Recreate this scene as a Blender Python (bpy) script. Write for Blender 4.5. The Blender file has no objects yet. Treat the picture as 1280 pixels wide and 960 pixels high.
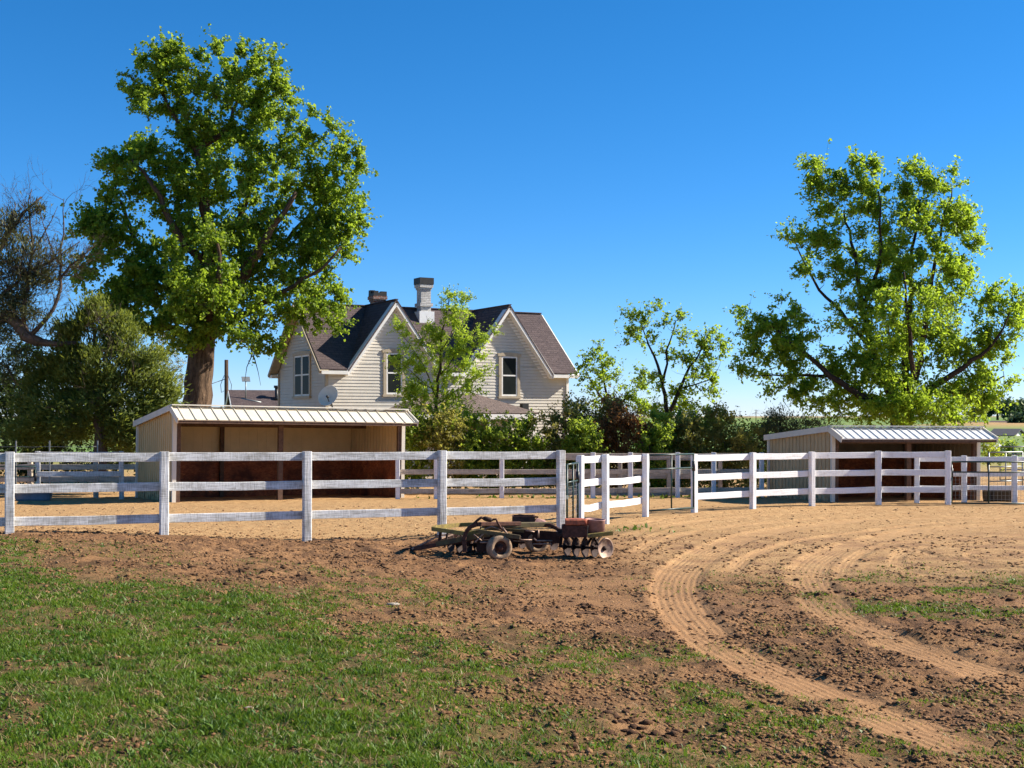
import bpy, math, random
import numpy as np
from mathutils import Vector, Matrix
R = math.radians
sc = bpy.context.scene
COL = sc.collection
F, CZ, HV = 1600.0, 2.0, 520.0          # focal length in photo pixels, eye height, horizon row

# ------------------------------------------------------------------ noise, ground height, places
_pr = np.random.default_rng(7)
_tab = _pr.random((256, 256))
def vn(x, y, s=0):
    x = np.asarray(x, float) + s * 17.3; y = np.asarray(y, float) + s * 31.7
    ix = np.floor(x).astype(int); iy = np.floor(y).astype(int)
    fx = x - ix; fy = y - iy
    fx = fx * fx * (3 - 2 * fx); fy = fy * fy * (3 - 2 * fy)
    a = _tab[ix & 255, iy & 255]; b = _tab[(ix + 1) & 255, iy & 255]
    c = _tab[ix & 255, (iy + 1) & 255]; d = _tab[(ix + 1) & 255, (iy + 1) & 255]
    return (a * (1 - fx) + b * fx) * (1 - fy) + (c * (1 - fx) + d * fx) * fy
def fbm(x, y, sc_, o=4, s=0):
    t = 0; a = .5; n = 0
    for k in range(o):
        t = t + a * vn(np.asarray(x) / sc_, np.asarray(y) / sc_, s + k); n += a; a *= .5; sc_ /= 2.03
    return t / n
def ss(a, b, x):
    t = np.clip((np.asarray(x, float) - a) / (b - a), 0, 1); return t * t * (3 - 2 * t)
def g0(x, y):
    x = np.asarray(x, float); y = np.asarray(y, float)
    q = -x + .5 * (22 - y)
    z = -.4 + .42 * ss(.5, 9.5, q) * (1 - ss(22.5, 28, y))
    z = z - .25 * ss(34, 45, y)
    # a distant low rise beyond the houses on the right, and a far swell
    z = z + .9 * ss(230, 520, y) * ss(.22, .36, x / np.maximum(y, 1.)) * (1 - .6 * ss(700, 2000, y))
    z = z + 1.6 * ss(600, 1500, y)
    z = z + 1.35 * np.exp(-((x - 113) / 15) ** 2 - ((y - 300) / 25) ** 2)
    return z
def gz(x, y):
    return float(g0(x, y))
def P(u, v, D):
    return Vector(((u - 640) / F * D, D, CZ - (v - HV) / F * D))
def G(u, v):
    D = 2.3 * F / (v - HV)
    for _ in range(30):
        D = .5 * D + .5 * (CZ - gz((u - 640) / F * D, D)) * F / (v - HV)
    return ((u - 640) / F * D, D)

# ------------------------------------------------------------------ scene objects
def tag(o, label=None, cat=None, group=None, kind=None):
    if label: o['label'] = label
    if cat: o['category'] = cat
    if group: o['group'] = group
    if kind: o['kind'] = kind
    return o
def thing(name, label, cat, loc=(0, 0, 0), rz=0, group=None, ry=0):
    o = bpy.data.objects.new(name, None); COL.objects.link(o)
    o.empty_display_size = .2
    o.location = loc; o.rotation_euler = (0, ry, rz)
    return tag(o, label, cat, group)
def link(name, me, mats, parent=None):
    o = bpy.data.objects.new(name, me); COL.objects.link(o)
    for m in (mats if isinstance(mats, (list, tuple)) else [mats]): me.materials.append(m)
    if parent: o.parent = parent
    return o
def npmesh(name, v, f, attrs=None, smooth=False):
    v = np.asarray(v, np.float32); f = np.asarray(f, np.int32)
    me = bpy.data.meshes.new(name)
    me.vertices.add(len(v)); me.vertices.foreach_set('co', v.ravel())
    k = f.shape[1]
    me.loops.add(f.size); me.loops.foreach_set('vertex_index', f.ravel())
    me.polygons.add(len(f)); me.polygons.foreach_set('loop_start', np.arange(0, f.size, k, dtype=np.int32))
    for n, a in (attrs or {}).items():
        at = me.attributes.new(n, 'FLOAT', 'POINT'); at.data.foreach_set('value', np.asarray(a, np.float32).ravel())
    if smooth: me.polygons.foreach_set('use_smooth', np.ones(len(f), bool))
    me.update(calc_edges=True)
    return me
class MB:
    def __init__(s, org=(0, 0, 0)): s.v = []; s.f = []; s.c = []; s.sm = []; s.o = Vector(org)
    def add(s, vs, fs, lc=None, smooth=False):
        n = len(s.v)
        for i, p in enumerate(vs):
            s.v.append(Vector(p) - s.o); s.c.append(lc[i] if lc else (p[0], p[1], p[2]))
        for f in fs: s.f.append([n + i for i in f]); s.sm.append(smooth)
    def frame(s, c, X, Y, Z, sx, sy, sz, b=0):
        # a box with half sizes sx, sy, sz on axes X, Y, Z and chamfer b along X's long edges
        c = Vector(c); sd = random.random() * 50
        if b:
            pr = [(-sy + b, -sz), (sy - b, -sz), (sy, -sz + b), (sy, sz - b), (sy - b, sz), (-sy + b, sz), (-sy, sz - b), (-sy, -sz + b)]
        else: pr = [(-sy, -sz), (sy, -sz), (sy, sz), (-sy, sz)]
        n = len(pr); vs = []; lc = []
        for e in (-1, 1):
            for (a, d) in pr:
                vs.append(c + X * sx * e + Y * a + Z * d); lc.append((e * sx + sd, a, d + sd))
        fs = [[i, (i + 1) % n, n + (i + 1) % n, n + i] for i in range(n)]
        s.add(vs, fs + [list(range(n))[::-1], list(range(n, 2 * n))], lc)
    def box(s, x0, x1, y0, y1, z0, z1, b=0):
        s.frame(((x0 + x1) / 2, (y0 + y1) / 2, (z0 + z1) / 2), Vector((1, 0, 0)), Vector((0, 1, 0)), Vector((0, 0, 1)), (x1 - x0) / 2, (y1 - y0) / 2, (z1 - z0) / 2, b)
    def bar(s, p, q, w, h, b=0, up=(0, 0, 1)):
        # a bar from p to q, w wide sideways, h tall
        p = Vector(p); q = Vector(q); X = (q - p); L = X.length; X.normalize()
        Y = Vector(up).cross(X)
        if Y.length < 1e-4: Y = Vector((0, 1, 0)).cross(X)
        Y.normalize(); Z = X.cross(Y)
        s.frame((p + q) / 2, X, Y, Z, L / 2, w / 2, h / 2, b)
    def post(s, x, y, z0, z1, w, d=None, rz=0, b=0):
        X = Vector((0, 0, 1)); Y = Vector((math.cos(rz), math.sin(rz), 0)); Z = Vector((-math.sin(rz), math.cos(rz), 0))
        s.frame((x, y, (z0 + z1) / 2), X, Y, Z, (z1 - z0) / 2, w / 2, (d or w) / 2, b)
    def tube(s, pts, rad, n=8, cap=True, smooth=True):
        pts = [Vector(p) for p in pts]
        if not isinstance(rad, (list, tuple)): rad = [rad] * len(pts)
        base = len(s.v); ref = None; vs = []; lc = []; L = 0
        for i, p in enumerate(pts):
            t = (pts[min(i + 1, len(pts) - 1)] - pts[max(i - 1, 0)])
            if t.length < 1e-9: t = Vector((0, 0, 1))
            t.normalize()
            if ref is None: ref = t.orthogonal().normalized()
            ref = (ref - t * ref.dot(t)); ref = ref.normalized() if ref.length > 1e-6 else t.orthogonal().normalized()
            b = t.cross(ref)
            if i: L += (p - pts[i - 1]).length
            for k in range(n):
                a = 2 * math.pi * k / n
                vs.append(p + (ref * math.cos(a) + b * math.sin(a)) * rad[i]); lc.append((a * .3, L, 0))
        fs = []
        for i in range(len(pts) - 1):
            for k in range(n):
                fs.append([i * n + k, i * n + (k + 1) % n, (i + 1) * n + (k + 1) % n, (i + 1) * n + k])
        if cap: fs += [list(range(n))[::-1], [(len(pts) - 1) * n + k for k in range(n)]]
        s.add(vs, fs, lc, smooth)
    def slab(s, poly, th, lc=None):
        # polygon with thickness th below it (along its normal)
        poly = [Vector(p) for p in poly]; n = len(poly)
        nm = (poly[1] - poly[0]).cross(poly[2] - poly[0]).normalized()
        if nm.z < 0: poly = poly[::-1]; nm = -nm; lc = lc[::-1] if lc else None
        vs = poly + [p - nm * th for p in poly]
        s.add(vs, [list(range(n)), [n + i for i in range(n)][::-1]] + [[i, n + i, n + (i + 1) % n, (i + 1) % n] for i in range(n)], (lc + lc) if lc else None)
    def lathe(s, c, ax, prof, n=20):
        c = Vector(c); ax = Vector(ax).normalized(); a = ax.orthogonal().normalized(); b = ax.cross(a)
        vs = []; fs = []
        for (r, h) in prof:
            for k in range(n):
                t = 2 * math.pi * k / n
                vs.append(c + ax * h + (a * math.cos(t) + b * math.sin(t)) * r)
        for i in range(len(prof) - 1):
            for k in range(n): fs.append([i * n + k, i * n + (k + 1) % n, (i + 1) * n + (k + 1) % n, (i + 1) * n + k])
        s.add(vs, fs, None, True)
    def build(s, name, mat, parent=None):
        me = bpy.data.meshes.new(name); me.from_pydata([tuple(v) for v in s.v], [], s.f)
        at = me.attributes.new('lc', 'FLOAT_VECTOR', 'POINT')
        at.data.foreach_set('vector', np.array([tuple(c) for c in s.c], np.float32).ravel())
        if any(s.sm):
            me.polygons.foreach_set('use_smooth', s.sm)
        me.validate(); me.update()
        return link(name, me, mat, parent)

# ------------------------------------------------------------------ materials
class NT:
    def __init__(s, name):
        s.m = bpy.data.materials.new(name); s.m.use_nodes = True; s.t = s.m.node_tree; s.t.nodes.clear()
        s.out = s.t.nodes.new('ShaderNodeOutputMaterial')
    def n(s, typ, ins=None, **props):
        nd = s.t.nodes.new('ShaderNode' + typ)
        for k, v in props.items(): setattr(nd, k, v)
        for k, v in (ins or {}).items(): s.set(nd, k, v)
        return nd
    def set(s, nd, k, v):
        i = nd.inputs[k]
        if hasattr(v, 'is_output') or isinstance(v, bpy.types.NodeSocket): s.t.links.new(v, i)
        else:
            if i.type == 'RGBA' and len(v) == 3: v = (*v, 1)
            i.default_value = v
    def attr(s, name, out='Fac'): return s.n('Attribute', attribute_name=name).outputs[out]
    def noise(s, scale, vec=None, det=4, rough=.6, out='Fac', dist=0):
        i = {'Scale': scale, 'Detail': det, 'Roughness': rough, 'Distortion': dist}
        if vec is not None: i['Vector'] = vec
        return s.n('TexNoise', i).outputs[out]
    def ramp(s, fac, stops):
        nd = s.n('ValToRGB', {'Fac': fac}); e = nd.color_ramp.elements
        while len(e) > len(stops): e.remove(e[-1])
        while len(e) < len(stops): e.new(.5)
        for el, (p, c) in zip(e, stops): el.position = p; el.color = (*c, 1) if len(c) == 3 else c
        return nd.outputs['Color']
    def fr(s, fac, a, b, lo=0., hi=1.):
        return s.n('MapRange', {'Value': fac, 'From Min': a, 'From Max': b, 'To Min': lo, 'To Max': hi}).outputs['Result']
    def mix(s, fac, a, b, bt='MIX'):
        nd = s.n('Mix', data_type='RGBA', blend_type=bt)
        s.set(nd, 0, fac); s.set(nd, 6, a); s.set(nd, 7, b); return nd.outputs[2]
    def math(s, op, a, b=0.):
        nd = s.n('Math', operation=op); s.set(nd, 0, a); s.set(nd, 1, b); return nd.outputs[0]
    def vscale(s, vec, sx, sy, sz):
        return s.n('Mapping', {'Vector': vec, 'Scale': (sx, sy, sz)}).outputs[0]
    def bump(s, h, dist=.01, strength=1., nrm=None):
        i = {'Height': h, 'Distance': dist, 'Strength': strength}
        if nrm is not None: i['Normal'] = nrm
        return s.n('Bump', i).outputs[0]
    def fin(s, col, rough=.8, nrm=None, metal=0., spec=.5, ior=1.5):
        i = {'Base Color': col, 'Roughness': rough, 'Metallic': metal, 'Specular IOR Level': spec, 'IOR': ior}
        if nrm is not None: i['Normal'] = nrm
        b = s.n('BsdfPrincipled', i); s.t.links.new(b.outputs[0], s.out.inputs[0]); return s.m
    def obj(s): return s.n('TexCoord').outputs['Object']

def plain(name, c, rough=.7, var=.25, sc_=6., bump=.0, metal=0., spec=.4, dark=None, bsc=60.):
    t = NT(name); o = t.obj()
    f = t.noise(sc_, o, 5, .65)
    d = dark or tuple(x * (1 - var * 1.6) for x in c)
    col = t.ramp(f, [(.3, d), (.62, c)])
    nr = t.bump(t.noise(bsc, o, 3), bump) if bump else None
    return t.fin(col, rough, nr, metal, spec)
def wood_paint(name, c, grey, wear=.5, rough=.75):
    # painted board: saw marks across the board, grain and bare patches along it
    t = NT(name); l = t.attr('lc', 'Vector')
    saw = t.noise(1., t.vscale(l, 55, 3, 5), 3, .7)
    grain = t.noise(1., t.vscale(l, 3, 40, 60), 4, .6)
    patch = t.noise(1., t.vscale(l, 1.6, 4, 7), 4, .7)
    m = t.math('ADD', t.math('MULTIPLY', t.math('ADD', saw, grain), .35), t.math('MULTIPLY', patch, .45))
    fac = t.fr(m, .47 + .12 * (1 - wear), .66 + .12 * (1 - wear))
    col = t.mix(fac, c, grey)
    h = t.math('ADD', t.math('MULTIPLY', saw, .6), grain)
    return t.fin(col, rough, t.bump(h, .006), 0, .3)
def leafmat(name, c0, c1, tr=.4, trc=None):
    t = NT(name); f = t.attr('tint')
    col = t.mix(f, c0, c1)
    trc = trc or tuple(min(1, x * 1.5) for x in c1)
    d = t.n('BsdfPrincipled', {'Base Color': col, 'Roughness': .5, 'Specular IOR Level': .25})
    tc = t.mix(f, tuple(a * .75 for a in trc), trc)
    b = t.n('BsdfTranslucent', {'Color': tc})
    mx = t.n('MixShader', {0: tr}); t.t.links.new(d.outputs[0], mx.inputs[1]); t.t.links.new(b.outputs[0], mx.inputs[2])
    t.t.links.new(mx.outputs[0], t.out.inputs[0]); return t.m
def barkmat(name, c, d):
    t = NT(name); l = t.attr('lc', 'Vector'); o = t.obj()
    n1 = t.noise(1., t.vscale(l, 11, .9, 1), 6, .7, dist=.8)
    n2 = t.noise(9., o, 4)
    col = t.ramp(t.math('ADD', t.math('MULTIPLY', n1, .75), t.math('MULTIPLY', n2, .25)), [(.36, d), (.6, c)])
    return t.fin(col, .9, t.bump(n1, .14), 0, .2)
def shingle(name, c, d):
    t = NT(name); l = t.attr('lc', 'Vector')
    b = t.n('TexBrick', {'Vector': l, 'Color1': c, 'Color2': d, 'Mortar': tuple(x * .35 for x in d), 'Scale': 1., 'Mortar Size': .012,
                         'Brick Width': .34, 'Row Height': .15, 'Bias': 0.}, offset=.5)
    n = t.noise(3., t.vscale(l, 1, 1, 1), 5, .7)
    col = t.mix(.55, b.outputs['Color'], t.ramp(n, [(.3, d), (.7, c)]))
    return t.fin(col, .9, t.bump(t.math('SUBTRACT', t.noise(150., l, 2), b.outputs['Fac']), .012), 0, .2)
def brickmat(name, c, d, mortar):
    t = NT(name); o = t.obj()
    sp = t.n('SeparateXYZ', {0: o})
    v = t.n('CombineXYZ', {0: t.math('ADD', sp.outputs[0], sp.outputs[1]), 1: sp.outputs[2]}).outputs[0]
    b = t.n('TexBrick', {'Vector': v, 'Color1': c, 'Color2': d, 'Mortar': mortar, 'Scale': 1., 'Mortar Size': .012, 'Brick Width': .22, 'Row Height': .075}, offset=.5)
    col = t.mix(t.fr(t.noise(7., o, 4), .5, .75), b.outputs['Color'], tuple(x * .55 for x in d))
    return t.fin(col, .85, t.bump(b.outputs['Fac'], -.008), 0, .2)
def osbmat(name):
    t = NT(name); o = t.obj()
    v = t.n('TexVoronoi', {'Vector': t.vscale(o, 14, 14, 26), 'Scale': 1.})
    n = t.noise(1.2, o, 4, .6)
    c = t.mix(t.fr(t.n('SeparateColor', {0: v.outputs['Color']}).outputs[0], 0, 1), (.26, .06, .02), (.52, .155, .05))
    c = t.mix(t.fr(n, .42, .68), c, (.10, .028, .012))
    return t.fin(c, .75, t.bump(v.outputs['Distance'], .004), 0, .3)

M = {}
M['fence'] = wood_paint('weathered_white_paint', (.76, .75, .72), (.30, .285, .25), .75)
M['fence2'] = wood_paint('fresh_white_paint', (.82, .81, .80), (.55, .51, .47), .2)
M['greywood'] = wood_paint('bare_grey_board', (.56, .47, .36), (.22, .175, .13), .6)
M['brownwood'] = plain('brown_timber', (.14, .075, .045), .8, .35, 9, .004)
def muddy(name, c):
    t = NT(name); o = t.obj(); z = t.n('SeparateXYZ', {0: o}).outputs[2]
    n = t.noise(1.4, o, 4); col = t.ramp(n, [(.3, tuple(x * .84 for x in c)), (.62, c)])
    st = t.noise(1., t.vscale(o, 9, 9, .7), 4, .7); col = t.mix(t.fr(st, .52, .8, 0, .4), col, tuple(x * .55 for x in c))
    m = t.math('MULTIPLY', t.fr(z, .65, .0), t.fr(t.noise(5., o, 5, .7), .38, .62)); col = t.mix(t.math('MULTIPLY', m, .85), col, (.24, .14, .07))
    return t.fin(col, t.fr(m, 0, 1, .5, .95), t.bump(t.noise(2.2, o, 2), .02), 0, .4)
M['shedwall'] = muddy('tan_sheet_metal', (.62, .44, .21))
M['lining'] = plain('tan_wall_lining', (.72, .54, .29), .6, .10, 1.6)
M['shade_lining'] = plain('shade_toned_lining', (.22, .165, .10), .7, .2, 1.6)  # right shed's sunless interior: its shade is put into the lining colour
M['shedtrim'] = plain('cream_trim_metal', (.72, .66, .55), .5, .08, 3)
M['shedroof'] = plain('cream_roof_sheet', (.74, .66, .50), .42, .10, 2.5, 0, 0, .5)
M['shedroof2'] = plain('galvanised_roof_sheet', (.76, .75, .71), .4, .10, 2.5, 0, .1, .5)
M['shedwall2'] = muddy('taupe_sheet_metal', (.55, .40, .22))
M['osb'] = osbmat('red_stained_board')
M['siding'] = plain('cream_lap_siding', (.58, .535, .455), .6, .07, 2.2, 0)
M['trim'] = plain('white_trim_paint', (.82, .80, .75), .55, .08, 4)
M['tantrim'] = plain('tan_trim_paint', (.44, .36, .25), .6, .12, 4)
M['shingle'] = shingle('grey_brown_shingle', (.135, .10, .095), (.072, .054, .055))
M['shingle2'] = shingle('taupe_shingle', (.20, .15, .13), (.13, .10, .09))
M['wbrick'] = brickmat('white_painted_brick', (.66, .65, .62), (.54, .52, .49), (.40, .38, .36))
M['rbrick'] = brickmat('old_red_brick', (.24, .10, .07), (.15, .07, .05), (.35, .32, .30))
M['black'] = plain('black_metal', (.02, .02, .022), .45, .3, 8)
M['dgrey'] = plain('dark_cap', (.02, .02, .022), .6, .3, 8)
t = NT('window_glass'); M['glass'] = t.fin(t.mix(t.noise(3., t.obj()), (.012, .016, .016), (.03, .034, .03)), .08, None, 0, .25, 1.08)
M['dish'] = plain('grey_dish', (.80, .80, .78), .45, .08, 5)
M['gate'] = plain('dark_green_pipe', (.012, .045, .038), .4, .35, 7, 0, 0, .5)
M['wire'] = plain('galvanised_wire', (.32, .34, .33), .5, .25, 30, 0, .6)
M['bark'] = barkmat('cottonwood_bark', (.185, .12, .075), (.04, .026, .018))
M['bark2'] = barkmat('dark_bark', (.10, .065, .045), (.03, .02, .016))
M['bark3'] = barkmat('dead_bark', (.24, .18, .135), (.07, .05, .04))
M['pole'] = barkmat('pole_wood', (.13, .08, .05), (.06, .04, .025))
M['rust'] = plain('rusty_iron', (.135, .055, .033), .8, .45, 14, .004, .2)
M['rustdark'] = plain('dark_rusty_iron', (.055, .028, .020), .75, .45, 14, .004, .3)
M['steel'] = plain('worn_disc_steel', (.44, .30, .22), .6, .45, 9, .002, .6, .5, (.10, .065, .05))
M['yellow'] = plain('worn_yellow_paint', (.30, .225, .045), .65, .5, 11, .003, 0, .4, (.10, .06, .03))
M['olive'] = plain('worn_green_paint', (.13, .10, .036), .7, .45, 11, .003, 0, .4, (.06, .035, .02))
M['redp'] = plain('faded_red_paint', (.52, .14, .06), .6, .4, 10, .003, 0, .4, (.12, .035, .02))
M['pinkp'] = plain('faded_pink_drum', (.44, .24, .20), .7, .35, 8, .003, .2)
M['tyre'] = plain('dusty_tyre', (.42, .28, .17), .9, .35, 10, .004)
M['stone'] = plain('pale_stone', (.42, .36, .28), .85, .25, 9, .01)
M['trough'] = plain('blue_grey_plastic', (.16, .20, .25), .5, .2, 5)
M['roofdark'] = plain('dark_far_roof', (.06, .06, .07), .85, .2, 3)
M['roofred'] = plain('brown_far_roof', (.13, .08, .065), .85, .2, 3)
M['whitewall'] = plain('far_white_wall', (.70, .68, .64), .8, .08, 2)
M['sand'] = plain('sandy', (.45, .33, .2), .9, .2, 2)

# ------------------------------------------------------------------ light, sky, camera
SAZ, SEL = R(12.5), R(34)                       # sun azimuth from +X towards +Y, elevation
sdir = Vector((math.cos(SAZ) * math.cos(SEL), math.sin(SAZ) * math.cos(SEL), math.sin(SEL)))
sl = bpy.data.lights.new('sun', 'SUN'); sl.energy = 4.9; sl.angle = R(.5); sl.color = (1, .92, .80)
so = bpy.data.objects.new('sun', sl); COL.objects.link(so); so.rotation_euler = sdir.to_track_quat('Z', 'Y').to_euler()
w = bpy.data.worlds.new('World'); sc.world = w; w.use_nodes = True
wt = w.node_tree; bg = wt.nodes['Background']
sky = wt.nodes.new('ShaderNodeTexSky'); sky.sky_type = 'NISHITA'; sky.sun_disc = False
sky.sun_elevation = SEL; sky.sun_rotation = math.pi / 2 - SAZ
sky.air_density = 1.0; sky.dust_density = 0.; sky.ozone_density = 6.; sky.altitude = 2500
hs = wt.nodes.new('ShaderNodeHueSaturation'); hs.inputs['Saturation'].default_value = 1.22; hs.inputs['Hue'].default_value = .486
wt.links.new(sky.outputs[0], hs.inputs['Color']); tint = wt.nodes.new('ShaderNodeMix'); tint.data_type = 'RGBA'; tint.blend_type = 'MULTIPLY'; tint.inputs[0].default_value = 1; tint.inputs[7].default_value = (.94, .92, 1.12, 1)
wt.links.new(hs.outputs[0], tint.inputs[6]); wt.links.new(tint.outputs[2], bg.inputs[0]); bg.inputs[1].default_value = .072
cam = bpy.data.cameras.new('camera'); co = bpy.data.objects.new('camera', cam); COL.objects.link(co)
co.location = (0, 0, CZ); co.rotation_euler = (R(90), 0, 0)
cam.sensor_width = 36; cam.lens = F / 1280 * 36; cam.shift_y = 40 / 1280; cam.clip_end = 9000; cam.clip_start = .1
sc.camera = co
vs_ = sc.view_settings; vs_.view_transform = 'Standard'; vs_.look = 'None'; vs_.exposure = 1.12; vs_.gamma = 1

# ------------------------------------------------------------------ ground zones
def smooth_poly(pts, k=10):
    pts = [np.array(p, float) for p in pts]; pts = [2 * pts[0] - pts[1]] + pts + [2 * pts[-1] - pts[-2]]
    out = []
    for i in range(1, len(pts) - 2):
        a, b, c, d = pts[i - 1:i + 3]
        for t in np.linspace(0, 1, k, endpoint=False):
            out.append(.5 * (2 * b + (c - a) * t + (2 * a - 5 * b + 4 * c - d) * t * t + (3 * b - a - 3 * c + d) * t ** 3))
    out.append(pts[-2]); return np.array(out)
TR = [  # tyre tracks through the dirt: photo points, half width, strength
    ([(1290, 646), (1120, 648), (1000, 658), (930, 672), (882, 692), (850, 718), (846, 748), (872, 785), (930, 825), (1005, 860), (1090, 893), (1200, 935)], .40, 1.),
    ([(1290, 655), (1150, 663), (1070, 680), (1020, 702), (1012, 728), (1050, 770), (1120, 803), (1200, 832), (1300, 862)], .36, .9),
    ([(1290, 668), (1160, 675), (1090, 686), (1060, 702), (1052, 722)], .17, .9),
    ([(1108, 680), (1150, 690), (1200, 700), (1290, 712)], .10, .85),
    ([(1060, 716), (1110, 712), (1180, 722), (1290, 738)], .14, .85),
    ([(1290, 692), (1225, 690), (1210, 697), (1245, 703), (1290, 706)], .08, .85),
    ([(790, 668), (870, 652), (980, 643), (1120, 639), (1290, 638)], .22, .8),
    ([(955, 670), (1010, 682)], .10, .5),
    ([(800, 676), (850, 662), (930, 655)], .18, .5), ([(1290, 676), (1200, 680), (1140, 688), (1120, 700), (1135, 716)], .14, .7), ([(1290, 650), (1180, 654), (1080, 664), (1000, 676), (940, 694), (915, 714)], .16, .9),
    ([(800, 690), (830, 674), (900, 660), (1000, 650), (1120, 643), (1290, 641)], .20, .85), ([(1290, 720), (1200, 712), (1120, 704), (1060, 704)], .12, .85), ([(780, 660), (840, 648), (930, 640), (1100, 637)], .13, .5)]
TRW = [(smooth_poly([G(*p) for p in pp]), hw, st) for pp, hw, st in TR]
def tracks(x, y):
    best = np.full(x.shape, 9.); lat = np.zeros(x.shape); m = np.zeros(x.shape)
    for pl, hw, st in TRW:
        lo = pl.min(0) - 1.2; hi = pl.max(0) + 1.2
        idx = np.nonzero((x > lo[0]) & (x < hi[0]) & (y > lo[1]) & (y < hi[1]))[0]
        if not len(idx): continue
        px = x[idx]; py = y[idx]; bd = np.full(len(idx), 9.); bl = np.zeros(len(idx))
        for a, b in zip(pl[:-1], pl[1:]):
            d = b - a; L2 = d @ d
            t = np.clip(((px - a[0]) * d[0] + (py - a[1]) * d[1]) / L2, 0, 1)
            ex = px - a[0] - t * d[0]; ey = py - a[1] - t * d[1]
            dd = np.hypot(ex, ey); s = np.sign(ex * d[1] - ey * d[0]) * dd
            k = dd < bd; bd[k] = dd[k]; bl[k] = s[k]
        mm = st * (1 - ss(hw * .7, hw * 1.15, bd + .12 * (fbm(px, py, .5, 3, 77) - .5))) * (.45 + .55 * ss(.26, .46, fbm(px, py, .9, 3, 78)))
        u = mm > m[idx]; ii = idx[u]
        m[ii] = mm[u]; lat[ii] = bl[u]
        e = bd - hw; k = np.abs(e) < best[idx]; best[idx[k]] = np.abs(e[k])
    return m, lat, best
def zones(x, y, tr=None):
    m, lat, edge = tr if tr is not None else tracks(x, y)
    l = 11.2 - 1.36 * x - y
    n1 = fbm(x, y, 3.0, 4, 3) - .5; n2 = fbm(x, y, .9, 3, 9) - .5
    gr = ss(-3.6, 5.6, l + n1 * 10 + n2 * 6) * (1 - ss(20.2, 21.7, y + .12 * (x + 8)))
    e = np.exp(-((x - 6.3 - .1 * (y - 17)) / 2.9) ** 4 - ((y - 17.0) / 2.6) ** 2)
    gr2 = e * ss(.34, .60, fbm(x, y, 1.1, 3, 14)) * .8
    gr = np.maximum(gr * (.72 + .28 * ss(-1, 5, l + 2 * n1)), .42 * ss(-7.5, -1, l + n1 * 8) * ss(.44, .64, fbm(x, y, 1.3, 4, 19)) * (1 - ss(19.5, 21.5, y + .15 * (x + 8))))
    e2 = np.exp(-((x - 3.4) / 2.0) ** 2 - ((y - 9.3) / 1.4) ** 2); gr2 = np.maximum(gr2, e2 * .55 * ss(.4, .62, fbm(x, y, .8, 3, 15)))
    e4 = .34 * ss(1.5, 3.5, x) * (1 - ss(9.5, 12.5, y + .5 * (x - 3))) * ss(.42, .6, fbm(x, y, .6, 3, 18)); gr2 = np.maximum(gr2, e4)
    e3 = np.exp(-((x - 3.1) / 1.3) ** 2 - ((y - 18.3) / 1.2) ** 2); gr2 = np.maximum(gr2, e3 * .5 * ss(.4, .6, fbm(x, y, .8, 3, 16)))
    pd = np.exp(-((x - 2.6) / 1.2) ** 2 - ((y - 27) / .9) ** 2) * .5
    vg = .85 * np.exp(-((y - 39.5 - .1 * x) / 1.1) ** 2) * ((x > -3) & (x < 9)) * ss(.42, .6, fbm(x, y, .8, 3, 21))
    gr = np.maximum(np.maximum(gr, gr2), np.maximum(pd, vg)) * (1 - .75 * m)
    # churned soil between the lawn and the fence, smoother paddock and arena behind
    arena = ss(1.2, 3.2, x - (21 - y) * .05) * ss(17.5, 20.5, y + .25 * (x - 4))
    pad = ss(0, 1.6, (y - 21.7) * .91 - (x + 8.54) * .418 + .35)
    rough = (1 - .93 * np.maximum(arena, .75 * pad)) * (1 - .85 * m) * ss(.3, .62, fbm(x, y, 2.2, 4, 5) + .16)
    rough = rough * (1 - .6 * ss(.5, 1, gr))
    return gr, np.clip(rough, 0, 1), m, lat, edge, np.maximum(arena, pad)

xs = np.arange(-13, 17.01, .055)
ex = 17 + np.cumsum(.055 * 1.13 ** np.arange(1, 86)); ex = ex[ex < 6000]
exl = -13 - np.cumsum(.055 * 1.13 ** np.arange(1, 86)); exl = exl[exl > -6000]
X = np.concatenate([exl[::-1], xs, ex])
ys = 5.2 * 1.0052 ** np.arange(0, 420)
ey = ys[-1] + np.cumsum(.3 * 1.11 ** np.arange(1, 80)); ey = ey[ey < 7000]
eyl = 5.2 - np.cumsum(.05 * 1.4 ** np.arange(1, 20)); eyl = eyl[eyl > -60]
Y = np.concatenate([eyl[::-1], ys, ey])
GX, GY = np.meshgrid(X, Y); gx = GX.ravel(); gy = GY.ravel()
zn = zones(gx, gy)
gr, rough, trm, lat, edge, smoothz = zn
near = (1 - ss(42, 60, gy)) * (1 - ss(17, 30, np.abs(gx)))
def relief(x, y, gr, rough, trm, edge):
    h = .05 * (fbm(x, y, 2.5, 3, 31) - .5)
    c = fbm(x, y, .30, 4, 40); c2 = fbm(x, y, .9, 3, 44)
    h = h + rough * (.16 * np.maximum(c - .50, 0) + .05 * np.maximum(c2 - .52, 0) + .03 * (c - .5) + .05 * (fbm(x, y, .13, 2, 46) - .5))
    h = h + .02 * (fbm(x, y, .22, 3, 50) - .5)
    h = h - .018 * trm + .020 * np.exp(-(edge / .09) ** 2) * (fbm(x, y, .35, 2, 60) + .2)
    return h
gzv = g0(gx, gy) + near * relief(gx, gy, gr, rough, trm, edge)
gzv = gzv + (1 - near) * ss(60, 160, gy) * .5 * (fbm(gx, gy, 40., 2, 71) - .5)
nx, ny = len(X), len(Y)
ii = (np.arange(ny - 1)[:, None] * nx + np.arange(nx - 1)[None, :]).ravel()
gf = np.stack([ii, ii + 1, ii + 1 + nx, ii + nx], 1)
mound = np.exp(-((gx - 113) / 17) ** 4 - ((gy - 297) / 26) ** 4)
far = ss(48, 90, gy) * (1 - mound)
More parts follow.
